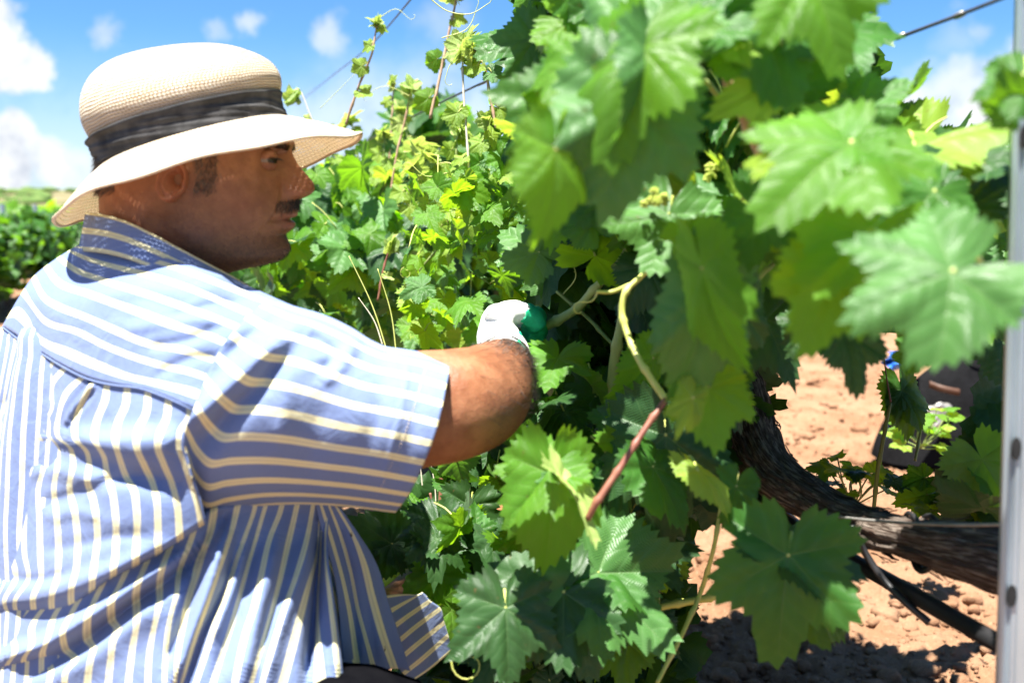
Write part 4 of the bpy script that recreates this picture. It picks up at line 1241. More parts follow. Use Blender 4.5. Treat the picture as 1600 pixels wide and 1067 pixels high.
#@@VEG
# ------------------------------------------------------------------ vine leaves
def leaf_geo(seed, teeth=24, rings=(0.0, 0.10, 0.26, 0.46, 0.66, 0.82, 0.92, 1.0), lobed=1.0, droop=0.22, cup=0.0, wav=0.07, fold=0.0):
    rr = np.random.RandomState(seed)
    knots = np.array([0, 10, 24, 38, 52, 64, 78, 94, 112, 130, 148, 164, 173, 178])
    base = np.array([1.0, .90, .72, .74, .86, .79, .66, .62, .68, .64, .58, .50, .30, .10])
    smooth_ = np.array([1.0, .96, .90, .87, .92, .88, .82, .78, .78, .72, .64, .54, .34, .10])
    kn = base * lobed + smooth_ * (1 - lobed)
    n = teeth * 2
    th = []; rad = []
    for sgn in (-1, 1):
        k2 = kn * (1 + rr.normal(0, .055, len(kn))); k2[0] = 1.0
        a = np.linspace(0, 178, n + 1)
        r = interp(a, knots, k2)
        tooth = np.where(np.arange(n + 1) % 2 == 0, 1.0, -1.0) * (0.022 + 0.048 * rr.rand(n + 1)) * (0.55 + .45 * r)
        tooth *= np.clip((176 - a) / 20, 0, 1)
        r = r + tooth
        if sgn < 0:
            th.append(-a[::-1]); rad.append(r[::-1])
        else:
            th.append(a[1:]); rad.append(r[1:])
    th = np.radians(np.concatenate(th)); rad = np.concatenate(rad)
    veins = np.radians(np.array([0, 52, -52, 112, -112]))
    nt_ = len(th); V = []; S2 = []; U = []
    ph = rr.uniform(0, 6.28, 6)
    for q in rings:
        r = rad * q
        if q > 0.9 and q < 1: r = rad * q - 0.0
        if q < 0.9:      # inner rings ignore the teeth
            r = (rad * 0.5 + 0.25 * np.roll(rad, 1) + 0.25 * np.roll(rad, -1)) * q
        x = r * np.sin(th); y = r * np.cos(th)
        dth = np.abs(np.angle(np.exp(1j * (th[:, None] - veins[None])))).min(1)
        s_ = r * np.cos(np.clip(dth, 0, 1.5)); t_ = r * np.sin(np.clip(dth, 0, 1.5))
        z = 0.035 * np.sin(np.clip(t_ / .22, 0, 1) * math.pi) * np.clip(r * 3, 0, 1)                 # raised between the veins
        z = z + 0.0035 * np.sin((s_ - t_ * .95) * 7 * 2 * math.pi) * np.clip(t_ * 5, 0, 1) * (0.6 + .4 * np.sin(5 * th + ph[3])) + 0.012 * np.sin(x * 9 + ph[4]) * np.sin(y * 8 + ph[5])         # blisters between side veins
        z = z + wav * r**1.6 * (np.sin(3 * th + ph[0]) + .7 * np.sin(5 * th + ph[1]))
        z = z + 0.03 * np.sin(11 * th + ph[2]) * r**3
        z = z - droop * (np.clip(y, -1, 1) * np.abs(y)) * 0.9 - droop * 0.6 * x**2 + cup * (x**2 + y**2) + fold * np.abs(x)
        V.append(np.stack([x, y, z], 1)); S2.append(np.stack([s_, t_], 1)); U.append(np.stack([x * .5 + .5, y * .5 + .5], 1))
    F_ = []
    for i in range(len(rings) - 1):
        for j in range(nt_ - 1):
            a = i * nt_ + j
            if i == 0:
                F_.append((0, (i + 1) * nt_ + j + 1, (i + 1) * nt_ + j))
            else:
                F_.append((a, a + 1, a + nt_ + 1, a + nt_))
    V = np.concatenate(V); V[:nt_] = V[0]
    return V, F_, np.concatenate(U), np.concatenate(S2)


LEAF_SHAPES = []      # (verts, faces, uv, vein)
LEAF_MESH = {}
specs = [dict(seed=1, lobed=1.25, teeth=20), dict(seed=2, droop=.4, wav=.11, lobed=1.1), dict(seed=3, lobed=.9, wav=.13, droop=.2, teeth=18), dict(seed=4, fold=.3, droop=.35, lobed=1.3), dict(seed=5, lobed=.8, droop=.55, wav=.09, teeth=20),
         dict(seed=6, fold=-.25, droop=.15, wav=.15, lobed=1.35, teeth=17), dict(seed=7, lobed=1.4, droop=.32, wav=.09, teeth=19), dict(seed=8, lobed=1.0, cup=.2, droop=.1, wav=.13), dict(seed=9, fold=.6, droop=.4, lobed=1.2), dict(seed=10, droop=.75, wav=.08, lobed=1.3, teeth=18),
         dict(seed=11, droop=.3, wav=.16, lobed=1.5, fold=.15, teeth=16), dict(seed=12, cup=-.25, droop=.3, wav=.12, lobed=1.15)]
for k, sp_ in enumerate(specs):
    LEAF_SHAPES.append(leaf_geo(**sp_))
LOW = [leaf_geo(s, teeth=9, rings=(0, .45, 1.0), wav=.1, droop=d_, fold=f_) for s, d_, f_ in ((21, .3, 0), (22, .15, .3), (23, .5, 0), (24, .2, -.2))]


def leaf_mesh(shape, mat):
    key = (shape, mat)
    if key not in LEAF_MESH:
        v, f, u, u2 = LEAF_SHAPES[shape]
        o = mesh_obj('leaf', v, f, LM[mat], None, uv=u, uv2=u2)
        LEAF_MESH[key] = o.data
        bpy.data.objects.remove(o)
    return LEAF_MESH[key]


def leaf_matrix(p0, p1, face, roll):
    """junction, tip, a vector the blade faces, and a roll about the midrib (degrees)"""
    p0 = np.asarray(p0, float); p1 = np.asarray(p1, float)
    y = p1 - p0; L = np.linalg.norm(y); y = y / L
    z = np.asarray(face, float); z = z - y * np.dot(z, y); z /= np.linalg.norm(z) + 1e-9
    x = np.cross(y, z)
    a = math.radians(roll); x2 = x * math.cos(a) + z * math.sin(a); z2 = np.cross(x2, y)
    m_ = Matrix.Identity(4)
    for i in range(3):
        m_[i][0] = x2[i] * L; m_[i][1] = y[i] * L; m_[i][2] = z2[i] * L; m_[i][3] = p0[i]
    return m_


def put_leaf(parent, p0, p1, face, roll=0, shape=0, mat='mature', petiole=None, label=None, wide=1.0):
    o = bpy.data.objects.new('leaf', leaf_mesh(shape, mat)); COL.objects.link(o)
    m_ = leaf_matrix(p0, p1, face, roll)
    if wide != 1.0:
        m_ = m_ @ Matrix.Diagonal((wide, 1, 1, 1))
    o.parent = parent; o.matrix_parent_inverse = Matrix.Translation(-parent.location)
    o.matrix_basis = m_
    if label: o['label'] = label
    return o


def leaf_into(acc, p0, p1, face, roll=0, shape=0, low=False):
    v, f, u, u2 = (LOW[shape % len(LOW)] if low else LEAF_SHAPES[shape])
    m_ = np.array(leaf_matrix(p0, p1, face, roll))
    w = v @ m_[:3, :3].T + m_[:3, 3]
    acc.add(w, f, u, u2)


def cane(parent, pts, mat, name='shoot', n=None, sides=9, nodes=True, seed=0):
    """pts: (px, py, d, radius)"""
    n = n or max(14, len(pts) * 8)
    a, r = path3(pts, n)
    rr = np.random.RandomState(seed + int(pts[0][0]))
    if nodes and n > 20:
        for k in range(6, n - 3, 9):
            r[k] *= 1.35; r[k - 1] *= 1.12; r[k + 1] *= 1.12
            a[k:] += rr.normal(0, 0.0006, 3)
    v, f, u = tube(a, r, sides)
    return mesh_obj(name, v, f, mat, parent, uv=u)


def tendril(parent, pts, mat, curls=2.0, rad=0.0009, curl_r=0.008):
    a, r = path3([(x, y, d, rad) for x, y, d in pts], 30)
    tg = a[-1] - a[-2]; tg /= np.linalg.norm(tg)
    x1 = np.cross(tg, [0, 1, .1]); x1 /= np.linalg.norm(x1)
    t = np.linspace(0, curls * 2 * math.pi, int(18 * max(curls, .3)))[1:]
    rad_c = curl_r * (1 - t / (t[-1] * 1.4))
    c = a[-1] + x1 * curl_r
    ext = c + np.outer(-rad_c * np.cos(t), x1) + np.outer(rad_c * np.sin(t), tg) + np.outer(t * .0006, [0.2, 1, 0])
    b = np.concatenate([a, ext]); rr_ = np.linspace(rad, rad * .5, len(b))
    v, f, u = tube(b, rr_, 6)
    return mesh_obj('tendril', v, f, mat, parent, uv=u)


def inside(poly, x, y):
    c = False; n = len(poly); j = n - 1
    for i in range(n):
        xi, yi = poly[i]; xj, yj = poly[j]
        if (yi > y) != (yj > y) and x < (xj - xi) * (y - yi) / (yj - yi) + xi:
            c = not c
        j = i
    return c


TOCAM = lambda p: (CAM - np.asarray(p)) / np.linalg.norm(CAM - np.asarray(p))
UPV = np.array([0, 0, 1.0])


def random_leaf_frame(px, py, d, L, up=0.6, cam=0.6):
    """a leaf hanging from its petiole: tip outwards and down, blade up and outwards"""
    p0 = P(px, py, d)
    az = R.uniform(0, 2 * math.pi)
    tip = np.array([math.cos(az), math.sin(az), -R.uniform(0.1, 1.3)]); tip /= np.linalg.norm(tip)
    face = UPV * up + TOCAM(p0) * cam * R.uniform(.2, 1.3) + NP.normal(0, .35, 3)
    return p0, p0 + tip * L, face


def fill(parent, zone, n, dr, Lr, mats, holes=(), low=False, acc=None, up=0.6, cam=0.6, shapes=12):
    xs = [p[0] for p in zone]; ys = [p[1] for p in zone]
    k = 0; tries = 0
    while k < n and tries < n * 40:
        tries += 1
        x = R.uniform(min(xs), max(xs)); y = R.uniform(min(ys), max(ys))
        if not inside(zone, x, y): continue
        if any(inside(h, x, y) for h in holes): continue
        d = R.uniform(*dr); L = R.uniform(*Lr)
        p0, p1, fc = random_leaf_frame(x, y, d, L, up, cam)
        # keep open windows open: test the tip as well
        rel = p1 - CAM; dd = rel @ FW; tx = 800 + F_PX * (rel @ RT) / dd; ty = 533.5 - F_PX * (rel @ UP) / dd
        if any(inside(h, tx, ty) for h in holes): continue
        if p1[2] < 0.03: continue
        if acc is not None:
            leaf_into(acc, p0, p1, fc, R.uniform(-25, 25), R.randrange(shapes), low)
        else:
            put_leaf(parent, p0, p1, fc, R.uniform(-25, 25), R.randrange(shapes), R.choice(mats))
            if R.random() < .45 and L > .03:
                q = p0 + NP.normal(0, .02, 3) + np.array([0, .02, .01])
                mid = (p0 + q) / 2 + np.array([0, 0, .006])
                c = cr([p0, mid, q], 6); v, f, u = tube(c, .0011, 5)
                PET[parent.name].add(v, f, u)
        k += 1


from collections import defaultdict
PET = defaultdict(Acc)

# windows through the foliage where the photo shows sky or soil
SKY_R = [(1345, 100), (1420, 88), (1440, 130), (1500, 180), (1575, 175), (1600, -60), (1345, -60)]
SKY_L = [(430, -60), (430, 190), (520, 235), (640, 235), (660, 280), (770, 270), (775, 150), (800, 60), (820, -60)]
SOIL_A = [(1180, 452), (1270, 462), (1270, 560), (1400, 580), (1500, 660), (1520, 760), (1450, 800), (1300, 790), (1225, 720), (1190, 600)]
SOIL_B = [(1060, 870), (1130, 880), (1360, 880), (1580, 890), (1600, 1100), (1060, 1100)]
SOIL_C = [(1120, 780), (1200, 800), (1110, 880), (1050, 880), (1060, 830)]
SOIL_D = [(560, 790), (600, 800), (590, 850)]
TAIL = [(590, 925), (685, 925), (700, 1000), (640, 1065), (590, 1050)]
SHOOT = [(838, 455), (940, 380), (1000, 380), (1060, 640), (990, 660), (940, 640), (945, 500), (870, 560), (800, 580)]
BAGV = [(1370, 500), (1560, 500), (1570, 700), (1420, 720)]
HOLES = [SKY_R, SKY_L, SOIL_A, SOIL_B, SOIL_C, TAIL, BAGV]

# ---- vine in front, the one nearest the post
v1 = empty('grapevine', (P(1650, 1700, 1.05)[0], P(1650, 1700, 1.05)[1], 0), 'leafy grapevine nearest the metal post, its shaggy arm curving over the soil', 'grapevine', 'grapevines in the row being tended')
v2 = empty('grapevine', (P(850, 1300, 1.5)[0], P(850, 1300, 1.5)[1], 0), 'grapevine whose shoot the man grips, dense dark leaves at its heart', 'grapevine', 'grapevines in the row being tended')
v3 = empty('grapevine', (P(740, 900, 2.1)[0], P(740, 900, 2.1)[1], 0), 'sunlit bright green grapevine just behind the white glove', 'grapevine', 'grapevines in the row being tended')
v4 = empty('grapevine', (P(600, 740, 3.1)[0], P(600, 740, 3.1)[1], 0), 'blurred grapevine beyond the face, tall thin shoots against the sky', 'grapevine', 'grapevines in the row being tended')
bpy.context.view_layer.update()

# woody parts
def bark(pts, parent, name, n=60, sides=44, amp=.12):
    n = int(n * 1.6)
    a, r = path3(pts, n)
    def bf(ang, ln, rr):
        q = np.stack([np.cos(ang) * 1.0, np.sin(ang) * 1.0, np.full_like(ang, ln * 7)], 1)
        q2 = np.stack([np.cos(ang) * 3.2, np.sin(ang) * 3.2, np.full_like(ang, ln * 16)], 1)
        q3 = np.stack([np.cos(ang) * 7, np.sin(ang) * 7, np.full_like(ang, ln * 22)], 1)
        return 1 + amp * 2.2 * vnoise(q, 1.7, 3) + amp * 1.3 * np.abs(vnoise(q2, 1.6, 5)) + amp * .7 * vnoise(q3, 1.5, 6)
    v, f, u = tube(a, r, sides, bump_fn=bf)
    o = mesh_obj(name, v, f, M_BARK, parent, uv=u)
    # loose strips of bark
    acc = Acc(); rr = np.random.RandomState(len(pts))
    tg = np.gradient(a, axis=0); tg /= np.linalg.norm(tg, axis=1)[:, None]
    for k in range(int(70 * n / 60)):
        i = rr.randint(2, n - 8); ang = rr.uniform(0, 6.28)
        x1 = np.cross(tg[i], [0, 0, 1.0]); x1 /= np.linalg.norm(x1); x2 = np.cross(tg[i], x1)
        nn = x1 * math.cos(ang) + x2 * math.sin(ang); sd = np.cross(tg[i], nn)
        m_ = rr.randint(4, 7); w = rr.uniform(.0012, .0035); pts_ = []
        for j in range(m_ + 1):
            c = a[min(i + j, n - 1)] + nn * r[min(i + j, n - 1)] * (1.08 + .10 * (j / m_)**2 * rr.uniform(0, 2)) + sd * rr.normal(0, .0008)
            ww = w * math.sin(math.pi * (j + .4) / (m_ + .8))
            pts_ += [c - sd * ww, c + nn * .0012, c + sd * ww]
        acc.add(np.array(pts_), [(3 * j + q, 3 * j + q + 1, 3 * j + q + 4, 3 * j + q + 3) for j in range(m_) for q in (0, 1)])
    s = acc.obj('bark_strip', M_BARK, o); s['kind'] = 'stuff'
    return o


bark([(1135, 505, 1.42, .020), (1150, 560, 1.36, .024), (1162, 620, 1.30, .028), (1178, 690, 1.24, .031), (1215, 748, 1.18, .026), (1275, 788, 1.12, .022), (1345, 822, 1.06, .021), (1420, 842, 1.01, .023), (1490, 858, .97, .026), (1560, 872, .94, .030), (1640, 895, .92, .034), (1700, 960, .92, .040)], v1, 'arm', 90)
bark([(1700, 950, .92, .042), (1725, 1080, .93, .042), (1730, 1400, .96, .045), (1700, 2030, .93, .055)], v1, 'trunk', 60)
bark([(1178, 690, 1.24, .030), (1150, 740, 1.27, .026), (1090, 770, 1.34, .022), (1000, 760, 1.42, .020)], v2, 'arm', 40)
bark([(805, 1400, 1.52, .040), (812, 1150, 1.52, .034), (822, 1000, 1.5, .032), (818, 900, 1.5, .030), (850, 800, 1.5, .028), (900, 740, 1.48, .026), (1000, 760, 1.43, .022)], v2, 'trunk', 70)
bark([(735, 1050, 2.25, .035), (740, 800, 2.25, .03), (760, 640, 2.2, .026), (850, 600, 2.1, .02)], v3, 'trunk', 40)
bark([(600, 830, 3.2, .035), (603, 700, 3.2, .03), (640, 560, 3.2, .024)], v4, 'trunk', 30)

# hand-placed leaves of the near vine: junction, tip, distances, roll, shape, kind, width
H1 = [
    (1000, 73, 925, 245, .66, .64, -25, 6, 'mid', 1.0), (1005, 70, 905, -55, .68, .72, 10, 1, 'grey', 1.0), (985, 150, 938, 355, .67, .66, 8, 2, 'grey', .9),
    (1012, 85, 1032, 208, .66, .64, 62, 4, 'grey', .8), (900, 165, 782, 272, .74, .73, 15, 0, 'mature', 1.0), (868, 235, 884, 372, .66, .65, 35, 4, 'mid', .8),
    (905, 90, 838, 190, .72, .70, -15, 5, 'mid', .9), (1055, 60, 1050, -60, .72, .78, 10, 3, 'mature', 1.0),
    (838, 60, 786, 135, 1.10, 1.08, 10, 0, 'grey', .9), (845, 120, 800, 190, 1.12, 1.1, 40, 1, 'mature', .9), (800, 70, 795, 20, 1.15, 1.2, 0, 2, 'mature', 1.0),
    (1265, -40, 1335, 105, .64, .62, 8, 6, 'mid', 1.0), (1215, -20, 1150, 70, .70, .69, 20, 2, 'mature', 1.0), (1190, 40, 1255, 175, .72, .70, 20, 2, 'mature', 1.0),
    (1150, 78, 1198, 84, .70, .70, 5, 0, 'young', .8), (1160, 74, 1172, 44, .70, .70, -10, 4, 'young', .7),
    (1345, 168, 1428, 112, .76, .74, 14, 2, 'grey', .9), (1360, 150, 1420, 235, .78, .78, 50, 4, 'mature', .7),
    (1330, 225, 1192, 308, .62, .58, -5, 6, 'mid', 1.0), (1330, 225, 1400, 250, .62, .60, 20, 2, 'mid', 1.2), (1235, 230, 1215, 165, .66, .70, 20, 1, 'young', 1.0),
    (1488, 425, 1312, 488, .56, .54, 4, 1, 'grey', 1.0), (1360, 360, 1240, 470, .64, .62, 12, 7, 'mid', 1.0), (1300, 430, 1262, 562, .64, .62, 30, 2, 'mid', .9),
    (1440, 380, 1530, 372, .72, .76, 10, 5, 'mature', 1.0), (1510, 330, 1490, 260, .80, .84, 10, 0, 'dark', 1.1), (1460, 300, 1390, 360, .70, .68, 14, 2, 'mature', 1.0),
    (1540, 300, 1545, 225, .84, .88, 10, 3, 'dark', 1.1), (1430, 230, 1500, 170, .80, .86, 20, 2, 'young', .9), (1470, 270, 1440, 190, .80, .86, 20, 0, 'dark', 1.1),
    (1380, 300, 1330, 210, .76, .82, 12, 5, 'dark', 1.1), (1590, 170, 1570, 110, .60, .58, 20, 2, 'mature', .9), (1600, 120, 1575, 180, .60, .58, 0, 1, 'mature', 1.0),
    (1110, 455, 1078, 645, .78, .77, 18, 4, 'grey', .62), (1098, 420, 1122, 598, .74, .73, -34, 4, 'mid', .5), (1150, 480, 1158, 605, .84, .84, 50, 3, 'dark', .8),
    (1108, 606, 1120, 708, .82, .79, 5, 2, 'mid', .9), (1082, 622, 1060, 690, .80, .78, 35, 1, 'young', .6), (1075, 370, 1125, 425, .78, .76, 20, 6, 'mid', .8),
    (1045, 335, 1012, 442, .88, .86, 5, 7, 'grey', 1.1), (1040, 330, 1090, 300, .9, .95, 10, 0, 'mature', 1.1),
    (1232, 868, 1206, 1058, .88, .86, -4, 6, 'mature', 1.0), (1262, 935, 1345, 1000, .95, .95, 20, 2, 'mature', .9), (1232, 862, 1300, 800, .90, .95, 0, 0, 'dark', 1.1),
    (1196, 500, 1252, 614, 1.00, .98, 10, 0, 'dark', 1.0), (1322, 520, 1352, 622, .84, .82, 20, 3, 'dark', .8), (1270, 500, 1230, 560, .94, .93, 20, 2, 'dark', .9),
    (1150, 760, 1135, 830, .96, .95, 30, 3, 'mature', .9), (1090, 735, 1175, 790, .92, .90, 40, 4, 'young', .6),
    (1245, 60, 1300, -20, .75, .8, 10, 0, 'mature', 1.1), (1120, -10, 1180, 30, .8, .78, 10, 1, 'mid', 1.0), (1205, 130, 1110, 180, .72, .70, 30, 2, 'young', .6),
    (1430, 560, 1395, 520, .9, .92, 20, 3, 'mature', .8), (1250, 380, 1330, 330, .78, .78, 0, 5, 'mid', 1.0), (1180, 330, 1260, 400, .78, .78, 25, 5, 'mature', 1.0),
]
H2 = [
    (862, 742, 872, 908, .92, .90, 12, 4, 'mid', .75), (858, 735, 782, 812, .92, .90, -20, 2, 'mid', 1.0), (878, 752, 958, 842, .90, .88, 55, 3, 'pale', .6), (860, 735, 880, 690, .92, .93, 0, 1, 'grey', 1.2),
    (935, 895, 1058, 1030, 1.0, .98, 8, 7, 'grey', .95), (930, 880, 1065, 915, 1.02, 1.0, 40, 4, 'mature', .9), (960, 860, 1010, 800, 1.05, 1.08, 20, 0, 'mature', 1.0), (1000, 855, 1110, 850, 1.1, 1.1, 10, 1, 'dark', 1.0),
    (1040, 680, 1052, 872, 1.02, 1.0, 0, 6, 'dark', .9), (1020, 730, 1095, 830, 1.0, .99, 30, 2, 'mature', .8), (880, 925, 752, 1012, .98, .95, 5, 6, 'dark', 1.1), (900, 950, 925, 1080, 1.0, .97, 0, 1, 'dark', 1.1),
    (790, 950, 800, 1090, .95, .92, 10, 0, 'dark', 1.0), (897, 426, 812, 446, 1.46, 1.43, 0, 0, 'grey', 1.15), (842, 395, 776, 345, 1.26, 1.28, 0, 2, 'grey', 1.0), (925, 350, 885, 290, 1.1, 1.12, 10, 1, 'mature', 1.0),
    (985, 690, 922, 690, 1.05, 1.02, 8, 7, 'mid', 1.0), (970, 660, 915, 640, 1.1, 1.1, 10, 2, 'mature', 1.0), (1020, 560, 975, 635, 1.06, 1.04, 45, 4, 'mid', .7), (1035, 560, 990, 590, 1.1, 1.08, 20, 3, 'mature', .9),
    (612, 850, 548, 800, 1.3, 1.28, 5, 2, 'dark', 1.0), (612, 850, 672, 872, 1.3, 1.30, 0, 1, 'dark', .9), (690, 895, 655, 985, 1.22, 1.2, 25, 2, 'mid', .8), (735, 790, 720, 870, 1.35, 1.34, 15, 0, 'dark', 1.1),
    (745, 830, 700, 790, 1.3, 1.3, 10, 5, 'mature', .9), (780, 610, 830, 680, 1.4, 1.38, 20, 4, 'mid', .9), (905, 760, 860, 700, 1.1, 1.14, 0, 5, 'mature', 1.0), (930, 620, 900, 560, 1.3, 1.3, 0, 1, 'dark', 1.0),
    (775, 1020, 740, 1080, 1.05, 1.02, 0, 0, 'dark', 1.0), (600, 905, 640, 850, 1.35, 1.4, 0, 7, 'mature', .9),
    (930, 400, 985, 350, 1.2, 1.25, 0, 5, 'mid', 1.0), (960, 300, 900, 350, 1.1, 1.08, 10, 2, 'mature', 1.0), (870, 330, 940, 385, 1.2, 1.16, 20, 7, 'mature', 1.0),
]
for rows_, par in ((H1, v1), (H2, v2)):
    for (x0, y0, x1, y1, da, db_, roll, shp, mt, wd) in rows_:
        p0 = P(x0, y0, da); p1 = P(x1, y1, db_); p1 = p0 + (p1 - p0) * .93
        put_leaf(par, p0, p1, TOCAM(p0) * .8 + UPV * 0.42, roll, shp, mt, wide=wd)
        # petiole
        away = P(x0 - (x1 - x0) * .25, y0 - abs(y1 - y0) * .15 - 8, da + .06)
        c = cr([p0, (p0 + away) / 2 + np.array([0, 0, .008]), away], 8)
        v, f, u = tube(c, .0016, 6); PET[par.name].add(v, f, u)

near_zone = [(640, 250), (690, 262), (775, 300), (790, 150), (830, -40), (1340, -40), (1345, 120), (1440, 200), (1570, 190), (1570, 420), (1400, 470), (1260, 460), (1190, 560), (1120, 760), (1100, 830), (900, 760), (850, 560), (860, 470), (720, 330)]
fill(v1, [(830, -60), (1340, -60), (1345, 110), (1450, 200), (1580, 190), (1580, 430), (1400, 480), (1270, 440), (1170, 440), (1150, 330), (900, 300), (800, 200)], 175, (.90, 1.30), (.038, .075), ['mature', 'mature', 'mid', 'dark', 'grey', 'young'], HOLES)
fill(v1, [(1380, 190), (1580, 180), (1580, 560), (1530, 840), (1500, 700), (1400, 560), (1280, 400)], 45, (.95, 1.3), (.05, .085), ['dark', 'mature', 'mid'], [SKY_R, SOIL_A, SOIL_B, BAGV])
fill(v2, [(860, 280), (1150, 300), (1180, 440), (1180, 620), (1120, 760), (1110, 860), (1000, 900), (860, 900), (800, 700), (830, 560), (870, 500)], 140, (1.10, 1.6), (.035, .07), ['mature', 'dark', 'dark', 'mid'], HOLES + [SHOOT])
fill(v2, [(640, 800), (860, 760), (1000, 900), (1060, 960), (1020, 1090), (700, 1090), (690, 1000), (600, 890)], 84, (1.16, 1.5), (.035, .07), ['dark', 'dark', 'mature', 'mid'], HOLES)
fill(v2, [(560, 800), (660, 740), (800, 680), (860, 740), (860, 860), (640, 900)], 18, (1.35, 1.75), (.035, .06), ['mature', 'mid', 'dark', 'grey'], HOLES + [SOIL_D])
# bright vine behind the glove
fill(v3, [(640, 275), (700, 262), (790, 250), (900, 330), (900, 480), (840, 540), (720, 540), (640, 510), (620, 400)], 180, (1.50, 2.1), (.020, .050), ['mid', 'young', 'grey', 'mid', 'mid', 'mature'], HOLES, up=.7, cam=.6)
fill(v3, [(700, 180), (830, 120), (860, 330), (700, 330)], 45, (1.5, 1.9), (.022, .05), ['young', 'grey', 'mid'], [[(600, 0), (765, 0), (765, 250), (600, 250)]])
fill(v3, [(800, 500), (1000, 560), (1060, 780), (860, 860), (640, 800), (700, 700), (800, 620)], 20, (1.7, 2.3), (.04, .07), ['dark', 'mature'], HOLES)
fill(v4, [(350, 405), (450, 330), (470, 270), (640, 250), (690, 300), (690, 560), (640, 600), (500, 520), (380, 470)], 230, (2.2, 3.0), (.045, .085), ['mature', 'mid', 'dark', 'mid', 'grey'], [])
fill(v4, [(450, 330), (480, 265), (520, 250), (640, 250), (700, 270), (690, 310), (560, 320)], 40, (2.3, 3.4), (.03, .06), ['mid', 'young', 'mid'], [])

# dark inner mass of small and far leaves, and unseen leaves overhead: joined
acc = Acc()
fill(None, [(800, -330), (1500, -330), (1420, -50), (830, -50)], 260, (.95, 1.7), (.05, .085), [], [SKY_R, SKY_L, [(1340, -100), (1620, -100), (1600, 1100), (1340, 200)]], True, acc)  # out of view above the vines, added to shade the leaves below
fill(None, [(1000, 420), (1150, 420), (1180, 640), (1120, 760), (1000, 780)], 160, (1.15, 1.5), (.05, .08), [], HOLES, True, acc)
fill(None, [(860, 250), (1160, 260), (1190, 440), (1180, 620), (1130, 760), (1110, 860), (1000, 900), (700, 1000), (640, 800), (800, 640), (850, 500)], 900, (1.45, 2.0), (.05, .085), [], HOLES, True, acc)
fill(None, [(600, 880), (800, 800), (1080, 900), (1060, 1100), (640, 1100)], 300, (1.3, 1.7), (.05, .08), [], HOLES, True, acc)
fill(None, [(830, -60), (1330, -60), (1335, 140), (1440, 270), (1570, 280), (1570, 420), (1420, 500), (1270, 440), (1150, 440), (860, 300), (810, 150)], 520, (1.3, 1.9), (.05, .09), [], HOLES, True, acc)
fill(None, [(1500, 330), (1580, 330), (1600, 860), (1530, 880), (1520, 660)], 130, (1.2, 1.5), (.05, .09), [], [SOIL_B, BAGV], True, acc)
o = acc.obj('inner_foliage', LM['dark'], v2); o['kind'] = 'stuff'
acc = Acc()
fill(None, [(400, 400), (450, 320), (480, 290), (640, 300), (690, 320), (690, 620), (660, 700), (560, 560), (430, 450)], 700, (2.8, 4.2), (.05, .09), [], [], True, acc)
o = acc.obj('inner_foliage', LM['mature'], v4); o['kind'] = 'stuff'

# canes and stems of the near vines
cane(v1, [(1092, -30, .80, .0042), (1110, 45, .79, .0042), (1126, 92, .79, .0044), (1150, 160, .80, .0042), (1186, 242, .82, .0038)], M_CANE_B, seed=1)
cane(v1, [(1130, 200, 1.0, .0030), (1142, 250, 1.0, .0032), (1140, 290, 1.0, .0032)], M_CANE_B)
cane(v1, [(1045, 96, .8, .0022), (1090, 120, .8, .0024), (1130, 160, .82, .0024)], M_CANE_G)
cane(v1, [(1305, 310, .86, .0024), (1265, 335, .86, .0024), (1226, 358, .87, .0024)], M_CANE_Y)
cane(v1, [(1228, 120, .72, .0022), (1218, 60, .72, .0024), (1215, 25, .72, .0022)], M_CANE_G)
cane(v1, [(1190, 370, .90, .004), (1172, 410, .92, .0042), (1130, 480, .94, .0036)], M_CANE_R)
cane(v1, [(1250, 505, 1.05, .0028), (1190, 512, 1.05, .003), (1150, 520, 1.05, .003)], M_CANE_B)
cane(v1, [(1215, 405, .95, .0022), (1190, 432, .95, .0026), (1160, 470, .95, .0030)], M_CANE_G)
cane(v1, [(1560, 440, .62, .003), (1525, 436, .60, .003), (1490, 432, .565, .0024)], M_CANE_Y)
cane(v2, [(845, 514, 1.285, .0062), (880, 496, 1.27, .0060), (905, 480, 1.25, .0056), (935, 445, 1.22, .0052), (968, 408, 1.20, .0045), (1000, 350, 1.2, .004)], M_CANE_G, seed=4)
cane(v2, [(800, 520, 1.30, .0055), (846, 513, 1.285, .0060)], M_CANE_G, nodes=False)
cane(v2, [(978, 438, 1.12, .0048), (972, 500, 1.12, .005), (960, 560, 1.13, .0056), (954, 640, 1.15, .0050)], M_CANE_G, seed=2)
cane(v2, [(1108, 350, .92, .0018), (1075, 365, .93, .0022), (1040, 396, .95, .0025), (1005, 430, .96, .0027), (978, 458, .96, .0030), (974, 490, .96, .0031), (985, 530, .95, .0031), (1010, 580, .93, .0032), (1040, 624, .92, .0036)], M_CANE_Y, name='stem', seed=3)
cane(v2, [(932, 456, .97, .0018), (955, 456, .97, .0020), (984, 445, .96, .0022)], M_CANE_Y, name='stem', nodes=False)
cane(v2, [(1040, 624, .91, .0028), (1010, 668, .90, .0029), (970, 730, .89, .0030), (930, 792, .885, .0032), (918, 815, .89, .003)], M_CANE_R, name='stem')
cane(v2, [(930, 786, .93, .0024), (905, 765, .93, .0022), (880, 752, .92, .0020)], M_CANE_R, name='stem', nodes=False)
cane(v2, [(1140, 925, 1.10, .0044), (1100, 934, 1.1, .0042), (1055, 942, 1.1, .0040), (975, 962, 1.1, .0040)], M_CANE_Y, name='stem')
cane(v2, [(1128, 780, 1.05, .0022), (1115, 860, 1.05, .0024), (1095, 925, 1.07, .0026), (1075, 975, 1.05, .0024), (1028, 1070, 1.02, .0022)], M_CANE_Y, name='stem', seed=7)
